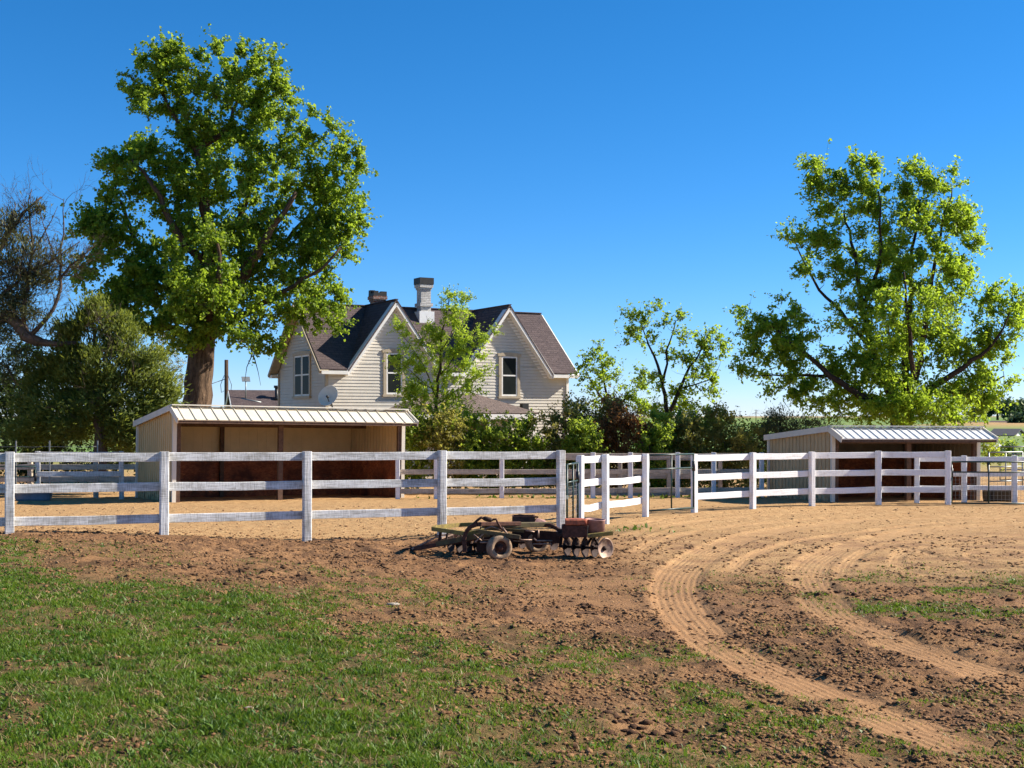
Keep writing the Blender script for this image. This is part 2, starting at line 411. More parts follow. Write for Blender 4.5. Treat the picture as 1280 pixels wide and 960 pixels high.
gm = npmesh('ground', np.stack([gx, gy, gzv], 1), gf, {'grass': gr * (1 - far), 'rough': rough, 'trk': trm, 'lat': lat, 'pad': np.maximum(smoothz, mound), 'field': far, 'arena': ss(1., 3., gx - (21 - gy) * .05) * (1 - ss(24, 29, gy)) * ss(14, 17, gy)}, True)

def ground_mat():
    t = NT('ranch_ground'); o = t.obj()
    gra, rou, trk, la, pad, fld, are = [t.attr(n) for n in ('grass', 'rough', 'trk', 'lat', 'pad', 'field', 'arena')]
    nA = t.noise(.55, o, 5, .62); nB = t.noise(5., o, 6, .7); nC = t.noise(34., o, 5, .7); nD = t.noise(1.7, o, 5, .6)
    tan = t.mix(t.fr(nA, .35, .65), (.26, .135, .060), (.38, .21, .095))
    tan = t.mix(t.fr(nC, .3, .7), t.mix(.45, tan, (.20, .095, .04)), tan)
    soil = t.mix(t.fr(nC, .35, .65), (.075, .038, .02), (.18, .095, .048))
    f = t.math('MULTIPLY', t.fr(t.math('ADD', nB, t.math('MULTIPLY', nD, .8)), .78, 1.02), rou)
    base = t.mix(f, tan, soil)
    pc = t.mix(t.fr(nB, .35, .62), (.36, .20, .085), (.56, .36, .165))
    base = t.mix(t.math('MULTIPLY', pad, .8), base, pc)
    base = t.mix(t.math('MULTIPLY', t.math('MULTIPLY', are, t.fr(t.math('ADD', nD, t.math('MULTIPLY', t.math('SUBTRACT', nB, .5), .9)), .44, .64)), .85), base, t.mix(t.fr(nC, .3, .7), (.17, .085, .042), (.31, .175, .09)))
    rib = t.math('SINE', t.math('MULTIPLY', t.math('ADD', la, t.math('MULTIPLY', t.math('SUBTRACT', nB, .5), .05)), 2 * math.pi / .085))
    base = t.mix(t.math('MULTIPLY', t.math('MULTIPLY', trk, t.fr(nB, .3, .6, .1, .5)), t.fr(rib, -1., .4, .45, 1.)), base, t.mix(t.fr(nC, .3, .7), (.31, .17, .08), (.47, .28, .13)))
    thatch = t.mix(t.fr(nB, .35, .65), (.12, .085, .03), (.07, .085, .02))
    base = t.mix(t.math('MULTIPLY', gra, t.fr(nB, .25, .6, .35, .95)), base, thatch)
    fc = t.mix(t.fr(t.noise(.02, o, 4), .4, .62), (.12, .21, .045), (.20, .25, .07))
    sp = t.n('SeparateXYZ', {0: o})
    fc = t.mix(t.fr(sp.outputs[1], 900., 1400.), fc, (.33, .25, .13))
    base = t.mix(fld, base, fc)
    h = t.math('ADD', t.math('MULTIPLY', nB, .05), t.math('MULTIPLY', nC, .028))
    h = t.math('ADD', h, t.math('MULTIPLY', t.noise(110., o, 3), .006))
    h = t.math('MULTIPLY', h, t.fr(trk, 0, 1, 1., .45))
    h = t.math('ADD', h, t.math('MULTIPLY', t.math('MULTIPLY', rib, trk), t.fr(nB, .35, .65, .0008, .0045)))
    h = t.math('MULTIPLY', h, t.math('SUBTRACT', 1., fld))
    return t.fin(base, .95, t.bump(h, 1.), 0, .15)
ground = link('ground', gm, ground_mat()); tag(ground, kind='structure')

# bilinear lookup of the finished ground surface
GZ = gzv.reshape(ny, nx)
def surf(x, y):
    i = np.clip(np.searchsorted(X, x) - 1, 0, nx - 2); j = np.clip(np.searchsorted(Y, y) - 1, 0, ny - 2)
    fx = (x - X[i]) / (X[i + 1] - X[i]); fy = (y - Y[j]) / (Y[j + 1] - Y[j])
    return (GZ[j, i] * (1 - fx) + GZ[j, i + 1] * fx) * (1 - fy) + (GZ[j + 1, i] * (1 - fx) + GZ[j + 1, i + 1] * fx) * fy
def sz(x, y): return float(surf(np.array([x]), np.array([y]))[0])

# ------------------------------------------------------------------ grass blades, weeds, clods (uncountable: stuff)
def scatter(rng, n, y0, y1, pw=1.0):
    # points in the wedge of land before the fence, denser near
    y = y0 * (y1 / y0) ** (rng.random(n) ** pw); x = (rng.random(n) * 2 - 1) * (.47 * y + 3.2)
    return x, y
GSP = .30
def blades(name, n, y0, y1, hmin, hmax, wd, thr, seed, label, mat, lean=.6, zone=0, minz=.0):
    rng = np.random.default_rng(seed); x, y = scatter(rng, n, y0, y1)
    z = zones(x, y); p = z[0]
    clump = fbm(x, y, .16, 2, 80 + seed)
    keep = rng.random(n) < np.clip((p - thr) * 1.25, 0, 1) * ss(.40, .58, clump + .14 * p) * ss(.30, .52, fbm(x, y, .55, 3, 90) + .16 * p) * (.25 + .75 * ss(.36, .56, fbm(x, y, 1.6, 4, 93) + .10 * ss(.7, 1, p)))
    x = x[keep]; y = y[keep]; clump = clump[keep]; p = p[keep]; n = len(x)
    zz = surf(x, y) - .006
    a = rng.random(n) * 2 * np.pi; h = (hmin + (hmax - hmin) * rng.random(n) ** 1.6) * (.55 + .9 * ss(.3, .7, clump)) * (.6 + .4 * p)
    wv = wd * (.6 + .8 * rng.random(n)) * np.maximum(1, y / 11)
    dx = np.cos(a); dy = np.sin(a); ln = lean * h * (.3 + rng.random(n)); b = rng.random(n) * 2 * np.pi
    lx = np.cos(b) * ln; ly = np.sin(b) * ln
    base = np.stack([x, y, zz], 1); side = np.stack([dx * wv / 2, dy * wv / 2, 0 * x], 1)
    mid = base + np.stack([lx * .35, ly * .35, h * .6], 1); tip = base + np.stack([lx, ly, h], 1)
    v = np.stack([base - side, base + side, mid + side * .8, mid - side * .8, tip], 1).reshape(-1, 3)
    k = np.arange(n)[:, None] * 5
    f = np.concatenate([k + np.array([[0, 1, 2]]), k + np.array([[0, 2, 3]]), k + np.array([[3, 2, 4]])])
    tint = np.repeat(np.clip(fbm(x, y, .7, 3, 99) + (rng.random(n) - .5) * .7, 0, 1), 5)
    o = link(name, npmesh(name, v, f, {'tint': tint}), mat)
    tag(o, label, 'grass', None, 'stuff'); return n
M['grass'] = leafmat('lawn_grass', (0.03, 0.095, 0.006), (0.135, 0.205, 0.014), 0.34, (0.22, 0.34, 0.025))
M['weed'] = leafmat('weed_leaf', (0.04, 0.1, 0.01), (0.12, 0.19, 0.022), 0.3, (0.18, 0.29, 0.03))
M['drygrass'] = leafmat('dry_grass', (0.2, 0.145, 0.06), (0.32, 0.24, 0.11), 0.25, (0.32, 0.24, 0.11))
ng = blades('lawn_grass', 1400000, 6.0, 22.5, .016, .05, .008, .02, 11, 'short patchy green lawn grass thinning out into the bare dirt', M['grass'], .8)
nd = blades('dry_grass', 160000, 6.0, 22.5, .02, .06, .007, .02, 12, 'straw coloured dead blades mixed into the patchy lawn', M['drygrass'], 1.4)

blades('fence_weeds', 60000, 24., 43., .03, .12, .02, .06, 13, 'green weeds growing along the foot of the back fence and gate', M['weed'], .7)
blades('broad_weeds', 160000, 6.0, 22.5, .012, .04, .022, .10, 14, 'small broad leaved green weeds over the dirt edge', M['weed'], 1.3)
def clods(name, n, y0, y1, smin, smax, seed, label, mat, mode):
    rng = np.random.default_rng(seed); x, y = scatter(rng, n, y0, y1)
    gr_, ro, tr_, la_, ed, pd_ = zones(x, y)
    if mode == 0: p = ro * ss(.40, .66, fbm(x, y, .5, 4, 44)) * .9 + .10 * ro + .5 * np.exp(-(ed / .12) ** 2) * (ed < .4) * (1 - tr_) * (fbm(x, y, .5, 2, 61) > .5)
    elif mode == 2: p = ro * (1 - gr_) ** 2 * ss(.56, .70, fbm(x, y, .9, 4, 47)) * .9
    else: p = .35 * (1 - gr_) * (1 - .8 * tr_)
    keep = rng.random(n) < p
    x = x[keep]; y = y[keep]; n = len(x)
    t = (1 + 5 ** .5) / 2
    ico = np.array([(-1, t, 0), (1, t, 0), (-1, -t, 0), (1, -t, 0), (0, -1, t), (0, 1, t), (0, -1, -t), (0, 1, -t), (t, 0, -1), (t, 0, 1), (-t, 0, -1), (-t, 0, 1)]) / 1.9
    fi = np.array([(0, 11, 5), (0, 5, 1), (0, 1, 7), (0, 7, 10), (0, 10, 11), (1, 5, 9), (5, 11, 4), (11, 10, 2), (10, 7, 6), (7, 1, 8), (3, 9, 4), (3, 4, 2), (3, 2, 6), (3, 6, 8), (3, 8, 9), (4, 9, 5), (2, 4, 11), (6, 2, 10), (8, 6, 7), (9, 8, 1)])
    s = (smin + (smax - smin) * rng.random(n) ** 5) * (.75 + .025 * y)
    v = ico[None] * (.4 + 1.1 * rng.random((n, 12, 1))) * s[:, None, None] * (np.array([1.1, 1, .55]) * (.7 + .6 * rng.random((n, 1, 3))))
    c = np.stack([x, y, surf(x, y) + .15 * s], 1)
    v = (v + c[:, None]).reshape(-1, 3)
    f = (np.arange(n)[:, None, None] * 12 + fi[None]).reshape(-1, 3)
    o = link(name, npmesh(name, v, f, {'tint': np.repeat(rng.random(n), 12)}), mat); tag(o, label, 'soil', None, 'stuff')
def soilmat(name, a, b):
    t = NT(name); o = t.obj()
    return t.fin(t.mix(t.math('MULTIPLY', t.attr('tint'), t.noise(20., o, 4)), a, b), .95, t.bump(t.noise(70., o, 4), .012), 0, .15)
clods('soil_clods', 440000, 6.0, 26, .004, .027, 21, 'dark broken clods of churned soil lying between lawn and fence', soilmat('clod_soil', (.14, .072, .034), (.42, .235, .11)), 0)
clods('soil_lumps', 54000, 6.5, 26, .012, .042, 23, 'larger dark lumps of manure and turned soil in scattered heaps', soilmat('lump_soil', (.06, .03, .016), (.16, .085, .042)), 2)
clods('gravel_crumbs', 85000, 6.0, 34, .006, .022, 22, 'small pale crumbs of dry dirt and gravel over the bare ground', soilmat('crumb_soil', (.20, .105, .05), (.55, .36, .19)), 1)

for i, (u, v, s, lb) in enumerate([(492, 755, .075, 'pale flat stone lying on churned soil below the harrow tongue'), (408, 770, .04, 'small pale stone beside the dark clods at the lawn edge'), (310, 885, .045, 'cream stone half hidden in the lawn grass near the camera')]):
    x, y = G(u, v); rng = np.random.default_rng(300 + i)
    mb = MB((x, y, sz(x, y)))
    mb.lathe((x, y, sz(x, y) - .02), (.1, .05, 1), [(.001, 0), (s * .8, .0), (s, s * .25), (s * .85, s * .5), (s * .4, s * .68), (.001, s * .72)], 9)
    o = mb.build('stone', M['stone']); o.location = (x, y, sz(x, y)); o.scale = (1.2, .8, .8); o.rotation_euler[2] = i * 1.3
    for vv in o.data.vertices: vv.co *= 1 + .25 * (rng.random() - .5)
    tag(o, lb, 'stone')

# ------------------------------------------------------------------ fences and gates
rnd = random.Random(5)
GRP = {'white_rail_fence': 'white rail fences', 'paddock_back_fence': 'board fences behind the paddock', 'side_paddock_fence': 'fences left of the tan shed', 'corral_fence': 'fences of the right corral'}
def fence(name, label, cat, posts, rails, pm, rm, pw=.15, rh=.15, rt=.04, off=.1, sag=.012, post_over=.01, stop=None):
    # posts: (x, y, top z); rails: list of drops of each rail's centre below the post top
    ox, oy, _ = posts[0]; oz = sz(ox, oy)
    rt_ = thing(name, label, cat, (ox, oy, oz), 0, GRP[name]); O = (ox, oy, oz)
    n = len(posts)
    for i, (x, y, z) in enumerate(posts):
        a = posts[max(i - 1, 0)]; b = posts[min(i + 1, n - 1)]; ang = math.atan2(b[1] - a[1], b[0] - a[0])
        mb = MB(O); tl = (rnd.random() - .5) * .012
        mb.bar((x, y, sz(x, y) - .12), (x + tl, y + tl, z + post_over), pw, pw, .012, (-math.sin(ang), math.cos(ang), 0)); mb.build('post', pm, rt_)
    for i in range(n - 1):
        a = Vector(posts[i]); b = Vector(posts[i + 1]); d = (b - a); d.z = 0; d.normalize(); nm = Vector((-d.y, d.x, 0))
        for k, dr in enumerate(rails):
            p = a + nm * off - d * .045 + Vector((0, 0, -dr + (rnd.random() - .5) * sag)); q = b + nm * off + d * .045 + Vector((0, 0, -dr + (rnd.random() - .5) * sag))
            p += d * .048; q -= d * .048
            mb = MB(O); m = (p + q) / 2 - Vector((0, 0, abs(rnd.gauss(0, sag * .6))))
            mb.bar(p, m, rt, rh, .006); mb.bar(m, q, rt, rh, .006)
            mb.build('rail', rm, rt_)
    return rt_
def PX(u, D): return (u - 640) / F * D
fp = [(-13.3, 19.8, 1.39), (-10.92, 20.75, 1.385), (-8.54, 21.75, 1.38), (-6.2, 22.8, 1.355), (-3.83, 23.9, 1.33), (-1.37, 25.0, 1.315), (1.0, 26.1, 1.29)]
fence('white_rail_fence', 'long weathered white three rail fence running behind the disc harrow and lawn', 'fence', fp, [.085, .62, 1.185], M['fence'], M['fence'], .15, .155, .04, .1)
gp = [(1.46, 27.4, 1.15), (2.07, 28.3, 1.14), (3.19, 30.6, 1.085)]
fence('white_rail_fence', 'short bright white fence corner between the two dark green gates', 'fence', gp, [.09, .60, 1.12], M['fence2'], M['fence2'], .13, .15, .04, .09, .03)
rp = [(PX(868, 31.8), 31.8, 1.045), (PX(941, 33.1), 33.1, 1.045), (PX(1015, 34.2), 34.2, 1.035), (PX(1098, 34.8), 34.8, 1.04), (PX(1185, 34.7), 34.7, 1.05)]
fence('white_rail_fence', 'clean white three rail fence in front of the right hand shed', 'fence', rp, [.10, .58, 1.05], M['fence2'], M['fence2'], .135, .16, .04, .09)
def zt(v, D): return CZ - (v - HV) / F * D
mp = [(PX(u, D), D, zt(566, D)) for u, D in ((497, 38.4), (545, 38.6), (627, 38.9), (741, 39.3), (788, 39.5), (847, 39.7), (892, 39.8), (952, 40.))]
fence('paddock_back_fence', 'weathered fence with white posts and grey boards along the shrub hedge', 'fence', mp, [.09, .58, 1.16], M['fence2'], M['greywood'], .13, .15, .04, .09)
np_ = [(PX(u, D), D, zt(568, D)) for u, D in ((700, 42.2), (775, 42.3), (836, 42.4), (900, 42.5), (965, 42.6))]
fence('paddock_back_fence', 'brown weathered board fence farther back beneath the reddish shrubs', 'fence', np_, [.1, .72, 1.3], M['greywood'], M['greywood'], .13, .17, .04, .09)
lp = [(PX(u, D), D, zt(564.5, D)) for u, D in ((47, 37.6), (152, 38.2))]
fence('side_paddock_fence', 'short white fence panel standing left of the big tan shed', 'fence', lp, [.08, .66], M['fence'], M['fence'], .14, .15, .04, -.1)
lq = [(PX(u, D), D, zt(572, D)) for u, D in ((-45, 39.4), (38, 39.5), (120, 39.6), (178, 39.7))]
fence('side_paddock_fence', 'unpainted grey board fence in shade below the juniper', 'fence', lq, [.28, .66], M['greywood'], M['greywood'], .14, .17, .04, -.1)
ep = [(PX(u, D), D, zt(v, D)) for u, D, v in ((1146, 35.45, 570), (1205, 35.3, 570), (1268, 35.2, 570), (1335, 35.1, 570))]
fence('corral_fence', 'bluish white fence in shade right behind the wire mesh gate', 'fence', ep, [.09, .50, .88], M['fence2'], M['fence2'], .13, .13, .04, .08)
wp = [(PX(u, D), D, zt(560, D)) for u, D in ((1238, 60.), (1300, 60.5))]
fence('corral_fence', 'far low white board fence beyond the corral at the right edge', 'fence', [(PX(u, D), D, 2 - 70 / F * D) for u, D in ((1238, 58), (1255, 58.3), (1290, 59), (1330, 59.5))], [.1, .6, 1.1], M['fence2'], M['fence2'], .14, .2, .04, .1)

def gate(label, a, b, z0, z1, bars, ups, mesh=None, r=.022, gm_=None):
    gm_ = gm_ or M['gate']
    # a tubular gate between a and b: outer frame, cross bars, uprights, wire mesh
    a = Vector((*a, 0)); b = Vector((*b, 0)); t = thing('pipe_gate', label, 'gate', (a.x, a.y, sz(a.x, a.y)), 0, 'pipe gates'); O = tuple(t.location)
    at = lambda s, z: a + (b - a) * s + Vector((0, 0, z))
    mb = MB(O)
    pts = [at(0, z0), at(0, z1), at(1, z1), at(1, z0)]
    for i in range(4): mb.tube([pts[i], pts[(i + 1) % 4]], r, 8)
    mb.build('gate_frame', gm_, t)
    for zz in bars:
        mb = MB(O); mb.tube([at(0, zz), at(1, zz)], r * .9, 8); mb.build('bar', gm_, t)
    for s in ups:
        mb = MB(O); mb.tube([at(s, z0), at(s, z1)], r * .9, 8); mb.build('upright', gm_, t)
    if mesh:
        mb = MB(O); L = (b - a).length; nm = int(L / .1); nz = int((mesh - z0) / .1)
        for i in range(1, nm): mb.tube([at(i / nm, z0), at(i / nm, mesh)], .0026, 4, False)
        for k in range(1, nz): zz = z0 + (mesh - z0) * k / nz; mb.tube([at(0, zz), at(1, zz)], .0026, 4, False)
        mb.build('wire_mesh', M['wire'], t)
    for s in (0,):
        mb = MB(O); mb.tube([at(s, z1 - .18), at(s, z1 - .42)], .04, 8); mb.build('hinge', M['black'], t)
    mb = MB(O); mb.bar(at(.985, (z0 + z1) / 2 - .03), at(1.03, (z0 + z1) / 2 - .03), .05, .08); mb.build('latch', M['wire'], t)
    return t
gate('narrow dark green walk gate with mesh beside the big corner post', (1.40, 27.25), (1.13, 26.3), -.27, 1.0, [.63], [.45], .63)
gate('dark green pipe gate between two white fence posts in the middle', (4.50, 31.72), (3.27, 30.66), -.27, 1.06, [.72], [.5], None)
gate('long dark green wire mesh gate at the right edge', (PX(1190, 34.7), 34.72), (PX(1300, 34.5), 34.5), -.36, .76, [.48], [.42], .48)
gate('grey galvanised pipe panel in the far corral seen past the right shed', (PX(1236, 44), 44.), (PX(1278, 44.5), 44.5), -.5, .75, [.5, .25, 0., -.25], [.5], None, .025, M['wire'])
gate('second grey pipe panel set deeper in the far corral at the right edge', (PX(1250, 50), 50.), (PX(1300, 50.3), 50.3), -.5, .8, [.5, .2, -.1], [.33, .66], None, .025, M['wire'])
a0 = (PX(-60, 37.5), 37.5); a1 = (PX(45, 37.5), 37.45)
gate('grey pipe gate in shade at the far left edge', a1, a0, -.5, .52, [.22, -.02, -.26], [.5], None, .02)

t = thing('wire_fence', 'thin metal T posts strung with wire before the dark left shrubs', 'fence', (PX(20, 38.8), 38.8, sz(PX(20, 38.8), 38.8)))
for u in (-40, 20, 62, 122):
    mb = MB(tuple(t.location)); x = PX(u, 38.8); mb.bar((x, 38.8, -.7), (x, 38.8, zt(551, 38.8)), .035, .03); mb.build('post', M['wire'], t)
for v in (558, 572):
    mb = MB(tuple(t.location)); mb.tube([(PX(u, 38.8), 38.76, zt(v, 38.8) - (.02 if k % 2 else 0)) for k, u in enumerate((-40, -10, 20, 41, 62, 92, 122))], .006, 5); mb.build('wire', M['wire'], t)

# ------------------------------------------------------------------ sheds
def ribbed(mb, p, q, z0, zp, zq, t, out, pitch=.23, rw=.045, rh=.022):
    # upright sheet from p to q (xy) with a sloping top and pressed ribs on the outer side
    p = Vector((*p, 0)); q = Vector((*q, 0)); d = q - p; L = d.length; d.normalize(); o = Vector((*out, 0)).normalized()
    def pr(s0, s1, a, b):
        h = lambda s: zp + (zq - zp) * s / L
        c = [p + d * s0 + o * a, p + d * s1 + o * a, p + d * s1 + o * b, p + d * s0 + o * b]
        zs = [h(s0), h(s1), h(s1), h(s0)]
        vs = [Vector((k.x, k.y, z0)) for k in c] + [Vector((k.x, k.y, zz)) for k, zz in zip(c, zs)]
        mb.add(vs, [[3, 2, 1, 0], [4, 5, 6, 7], [0, 1, 5, 4], [1, 2, 6, 5], [2, 3, 7, 6], [3, 0, 4, 7]])
    pr(0, L, -t, 0)
    k = pitch / 2
    while k < L - rw:
        pr(k, k + rw, .001, rh); k += pitch
def roofsheet(mb, a, b, c, d, th, pitch, rw=.04, rh=.024):
    # sheet a-b (eave) to d-c (ridge) with ribs running from ridge to eave
    a, b, c, d = map(Vector, (a, b, c, d)); nm = (b - a).cross(d - a).normalized()
    if nm.z < 0: nm = -nm
    mb.slab([a, b, c, d], th)
    L = (b - a).length; e = (b - a) / L; k = pitch * .5
    while k < L - rw:
        p0, p1, r0, r1 = a + e * k, a + e * (k + rw), d + e * k, d + e * (k + rw)
        lo = [p0 + nm * .001, p1 + nm * .001, r1 + nm * .001, r0 + nm * .001]; ew = e * rw * .25
        hi = [p0 + nm * rh + ew, p1 + nm * rh - ew, r1 + nm * rh - ew, r0 + nm * rh + ew]
        mb.add(lo + hi, [[4, 5, 6, 7], [0, 1, 5, 4], [1, 2, 6, 5], [2, 3, 7, 6], [3, 0, 4, 7]])
        k += pitch
def shed(label, loc, rz, tilt, L, W, hf, hb, lipd, liph, wall, roofm, posts, kick, beam, pitch, trimm):
    t = thing('livestock_shed', label, 'shed', loc, rz, 'open fronted sheds', tilt)
    hw = lambda y: hf + (hb - hf) * y / W
    for x, o in ((0, -1), (L, 1)):
        mb = MB(); ribbed(mb, (x, .06), (x, W), -.15, hw(.06) - .03, hw(W) - .03, .03, (o, 0)); mb.build('side_wall', wall, t)
        mb = MB(); ribbed(mb, (x - .032 * o, W - .04), (x - .032 * o, .12), 1.22, hw(W) - .05, hw(.12) - .05, .012, (-o, 0), .23); mb.build('wall_lining', M['lining'] if L > 6 else M['shade_lining'], t)
        mb = MB(); mb.box(min(x - .045 * o, x - .07 * o), max(x - .045 * o, x - .07 * o), .12, W - .05, -.1, 1.2); mb.build('kick_board', M['osb'], t)
    mb = MB(); ribbed(mb, (L, W), (0, W), -.15, hb - .03, hb - .03, .03, (0, 1)); mb.build('back_wall', wall, t)
    mb = MB(); ribbed(mb, (.05, W - .06), (L - .05, W - .06), 1.22, hb - .04, hb - .04, .012, (0, -1), .30, .03, .012); mb.build('wall_lining', M['lining'] if L > 6 else M['shade_lining'], t)
    mb = MB(); mb.box(.08, L - .08, W - .10, W - .075, -.1, 1.2); mb.build('kick_board', M['osb'], t)
    for x in posts:
        mb = MB(); mb.box(x - .07, x + .07, .0, .13, -.2, hf - .2, .008); mb.build('post', M['brownwood'], t)
    for x in posts[1:-1] if len(posts) > 2 else []:
        mb = MB(); mb.box(x - .62, x - .5, W - .25, W - .12, -.1, hb - .06); mb.build('post', M['brownwood'], t)
    mb = MB(); mb.box(0.02, L - .02, -.02, .03, hf - .42, hf - .18); mb.build('beam', beam, t)
    zl = hf + .03 - liph; ov = .10
    zb = hb + .03 - (hf - hb) / W * .12
    mb = MB(); roofsheet(mb, (-ov, W + .12, zb), (L + ov, W + .12, zb), (L + ov, .02, hf + .03), (-ov, .02, hf + .03), .03, pitch)
    rf = mb.build('roof', roofm, t)
    mb = MB(); roofsheet(mb, (-ov, -lipd, zl), (L + ov, -lipd, zl), (L + ov, .02, hf + .03), (-ov, .02, hf + .03), .03, pitch)
    mb.build('front_canopy', roofm, t)
    mb = MB()
    mb.bar((-ov - .012, -.03, hf + .075), (L + ov + .012, -.03, hf + .075), .22, .03)
    mb.build('ridge_cap', trimm, rf)
    for x in (-ov - .02, L + ov + .02):
        for p, q in (((x, .06, hf - .01), (x, W + .13, zb - .03)), ((x, .03, hf - .01), (x, -lipd - .01, zl - .03))):
            mb = MB(); mb.bar(p, q, .03, .17); mb.build('edge_trim', trimm, rf)
    mb = MB(); mb.box(-ov, L + ov, -lipd + .03, -lipd + .055, zl - .10, zl - .035); mb.build('fascia', M['brownwood'], t)
    for x in (0.012, L - .012):
        mb = MB(); mb.box(x - .055, x + .055, -.03, .055, -.15, hf - .05); mb.build('corner_trim', trimm, t)
    mb = MB(); mb.box(-.055, .02, W - .05, W + .05, -.15, hb - .06); mb.build('corner_trim', trimm, t)
    for y in (W * .35, W * .68):
        mb = MB(); mb.box(.05, L - .05, y - .04, y + .04, hw(y) - .22, hw(y) - .02); mb.build('purlin', M['brownwood'], t)
    return t
shed('tan open fronted horse shed with cream ribbed canopy on the left', (-9.53, 36.0, sz(-9.4, 36.1) - .02), R(30), R(.9), 7.1, 4.1, 2.70, 2.22, .76, .37, M['shedwall'], M['shedroof'], (.12, 3.15, 7.0), M['osb'], M['brownwood'], .32, M['shedtrim'])
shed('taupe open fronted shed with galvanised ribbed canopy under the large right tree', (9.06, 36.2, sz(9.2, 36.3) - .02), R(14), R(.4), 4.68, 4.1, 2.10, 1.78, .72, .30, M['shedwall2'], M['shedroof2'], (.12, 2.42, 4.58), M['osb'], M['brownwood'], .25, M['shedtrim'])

# trough and tubs in the paddocks
def tub(label, x, y, L, W, h, m, rz=0, n=20):
    mb = MB(); prof = [(0.0, .03), (.92, .0), (.98, .25), (1.0, .96), (1.06, .97), (1.06, 1.0), (.94, 1.0), (.90, .3), (0.0, .2)]
    vs = []; fs = []
    for (r, z) in prof:
        for k in range(n):
            a = 2 * math.pi * k / n; cx = abs(math.cos(a)) ** .5 * math.copysign(1, math.cos(a)); sy = abs(math.sin(a)) ** .5 * math.copysign(1, math.sin(a))
            vs.append((cx * r * L / 2, sy * r * W / 2, z * h))
    for i in range(len(prof) - 1):
        for k in range(n): fs.append([i * n + k, i * n + (k + 1) % n, (i + 1) * n + (k + 1) % n, (i + 1) * n + k])
    mb.add(vs, fs, None, True); o = mb.build('water_trough', m); o.location = (x, y, sz(x, y) - .02); o.rotation_euler[2] = rz
    return tag(o, label, 'trough')
tub('low blue grey water trough on dirt beside the left pipe gate', PX(42, 37), 37, 1.0, .5, .32, M['trough'], .1)
tub('black rubber tub on the ground behind the mesh gate', PX(1247, 36.6), 36.6, .75, .7, .42, M['black'])

# ------------------------------------------------------------------ farmhouse
H = thing('farmhouse', 'cream two gabled farmhouse with dark shingle roof behind the shrub hedge', 'house', (-7.35, 50.7, -.66), R(28.5))
HZ = .66                                         # photo heights are above z = 0 ; local z = z + HZ
L_, W_ = 11.1, 5.85; sl_ = .873
def z_(z): return z + HZ
GA = ((2.87, 2.08), (8.08, 2.12)); ZR = 6.71; ZF = 3.80; OV = .35
def lap(mb, pt, z0, z1, iv, out, step=.128, depth=.019):
    # lap siding: courses of boards over the intervals iv(z) -> [(s0, s1)]; pt(s, z) gives the wall point
    z = z0; o = Vector(out)
    while z < z1 - .01:
        zt_ = min(z + step, z1)
        A = iv(z + .002); B = iv(zt_ - .002)
        for (a0, a1), (b0, b1) in zip(A, B):
            if a1 - a0 < .02: continue
            if b1 - b0 < 0: b0 = b1 = (b0 + b1) / 2
            g = .013
            p = [pt(a0, z + g) + o * depth, pt(a1, z + g) + o * depth, pt(b1, zt_) + o * .002, pt(b0, zt_) + o * .002]
            q = [pt(a0, z + g) - o * .02, pt(a1, z + g) - o * .02]; w = [pt(a0, z) - o * .02, pt(a1, z) - o * .02, pt(a1, z) + o * .002, pt(a0, z) + o * .002]
            mb.add(p + q + w, [[0, 1, 2, 3], [4, 5, 1, 0], [6, 7, 5, 4], [9, 8, 7, 6]])
        z = zt_
mb = MB()
zw = z_(4.15)
def front_iv(z):
    zz = z - HZ
    if zz <= 4.12: return [(0, L_)]
    return [(c - (ZR - zz) / (ZR - ZF) * h + .08, c + (ZR - zz) / (ZR - ZF) * h - .08) for c, h in GA]
lap(mb, lambda s, z: Vector((s, 0, z)), 0, z_(4.12), front_iv, (0, -1, 0))
lap(mb, lambda s, z: Vector((s, 0, z)), z_(4.12), z_(ZR), front_iv, (0, -1, 0))
def end_iv(z):
    zz = z - HZ
    if zz <= 4.12: return [(0, W_)]
    k = (zz - 4.12) / sl_; return [(k, W_ - k)]
end_iv2 = lambda z: [(W_ - b, W_ - a) for a, b in end_iv(z)]
for pt, ou in ((lambda s, z: Vector((0, W_ - s, z)), (-1, 0, 0)), (lambda s, z: Vector((L_, s, z)), (1, 0, 0))):
    lap(mb, pt, 0, z_(4.12), end_iv, ou); lap(mb, pt, z_(4.12), z_(6.65), end_iv, ou)
lap(mb, lambda s, z: Vector((L_ - s, W_, z)), 0, z_(4.12), lambda z: [(0, L_)], (0, 1, 0))
mb.build('wall', M['siding'], H)
def RF(y): return z_(3.85 + sl_ * (y + OV))      # roof surface height over local y (front slope)
def slopes(mb, polys, th=.05):
    for pl in polys: mb.slab(pl, th, [(p[0], p[1] * 1.33, 0) for p in pl])
mb = MB(); yr = W_ / 2
fx = lambda x, y: Vector((x, y, RF(y)))
yf = -OV
seg = [[fx(-OV, yf), fx(GA[0][0] - GA[0][1], yf), fx(GA[0][0], yr), fx(-OV, yr)],
       [fx(GA[0][0] + GA[0][1], yf), fx(GA[1][0] - GA[1][1], yf), fx(GA[1][0], yr), fx(GA[0][0], yr)],
       [fx(GA[1][0] + GA[1][1], yf), fx(L_ + OV, yf), fx(L_ + OV, yr), fx(GA[1][0], yr)]]
bk = lambda x, y: Vector((x, y, RF(W_ - y)))
seg.append([bk(-OV, yr), bk(L_ + OV, yr), bk(L_ + OV, W_ + OV), bk(-OV, W_ + OV)])
slopes(mb, seg)
mb.bar((-OV, yr, RF(yr) + .0), (L_ + OV, yr, RF(yr) + .0), .22, .04)
roof = mb.build('roof', M['shingle'], H)
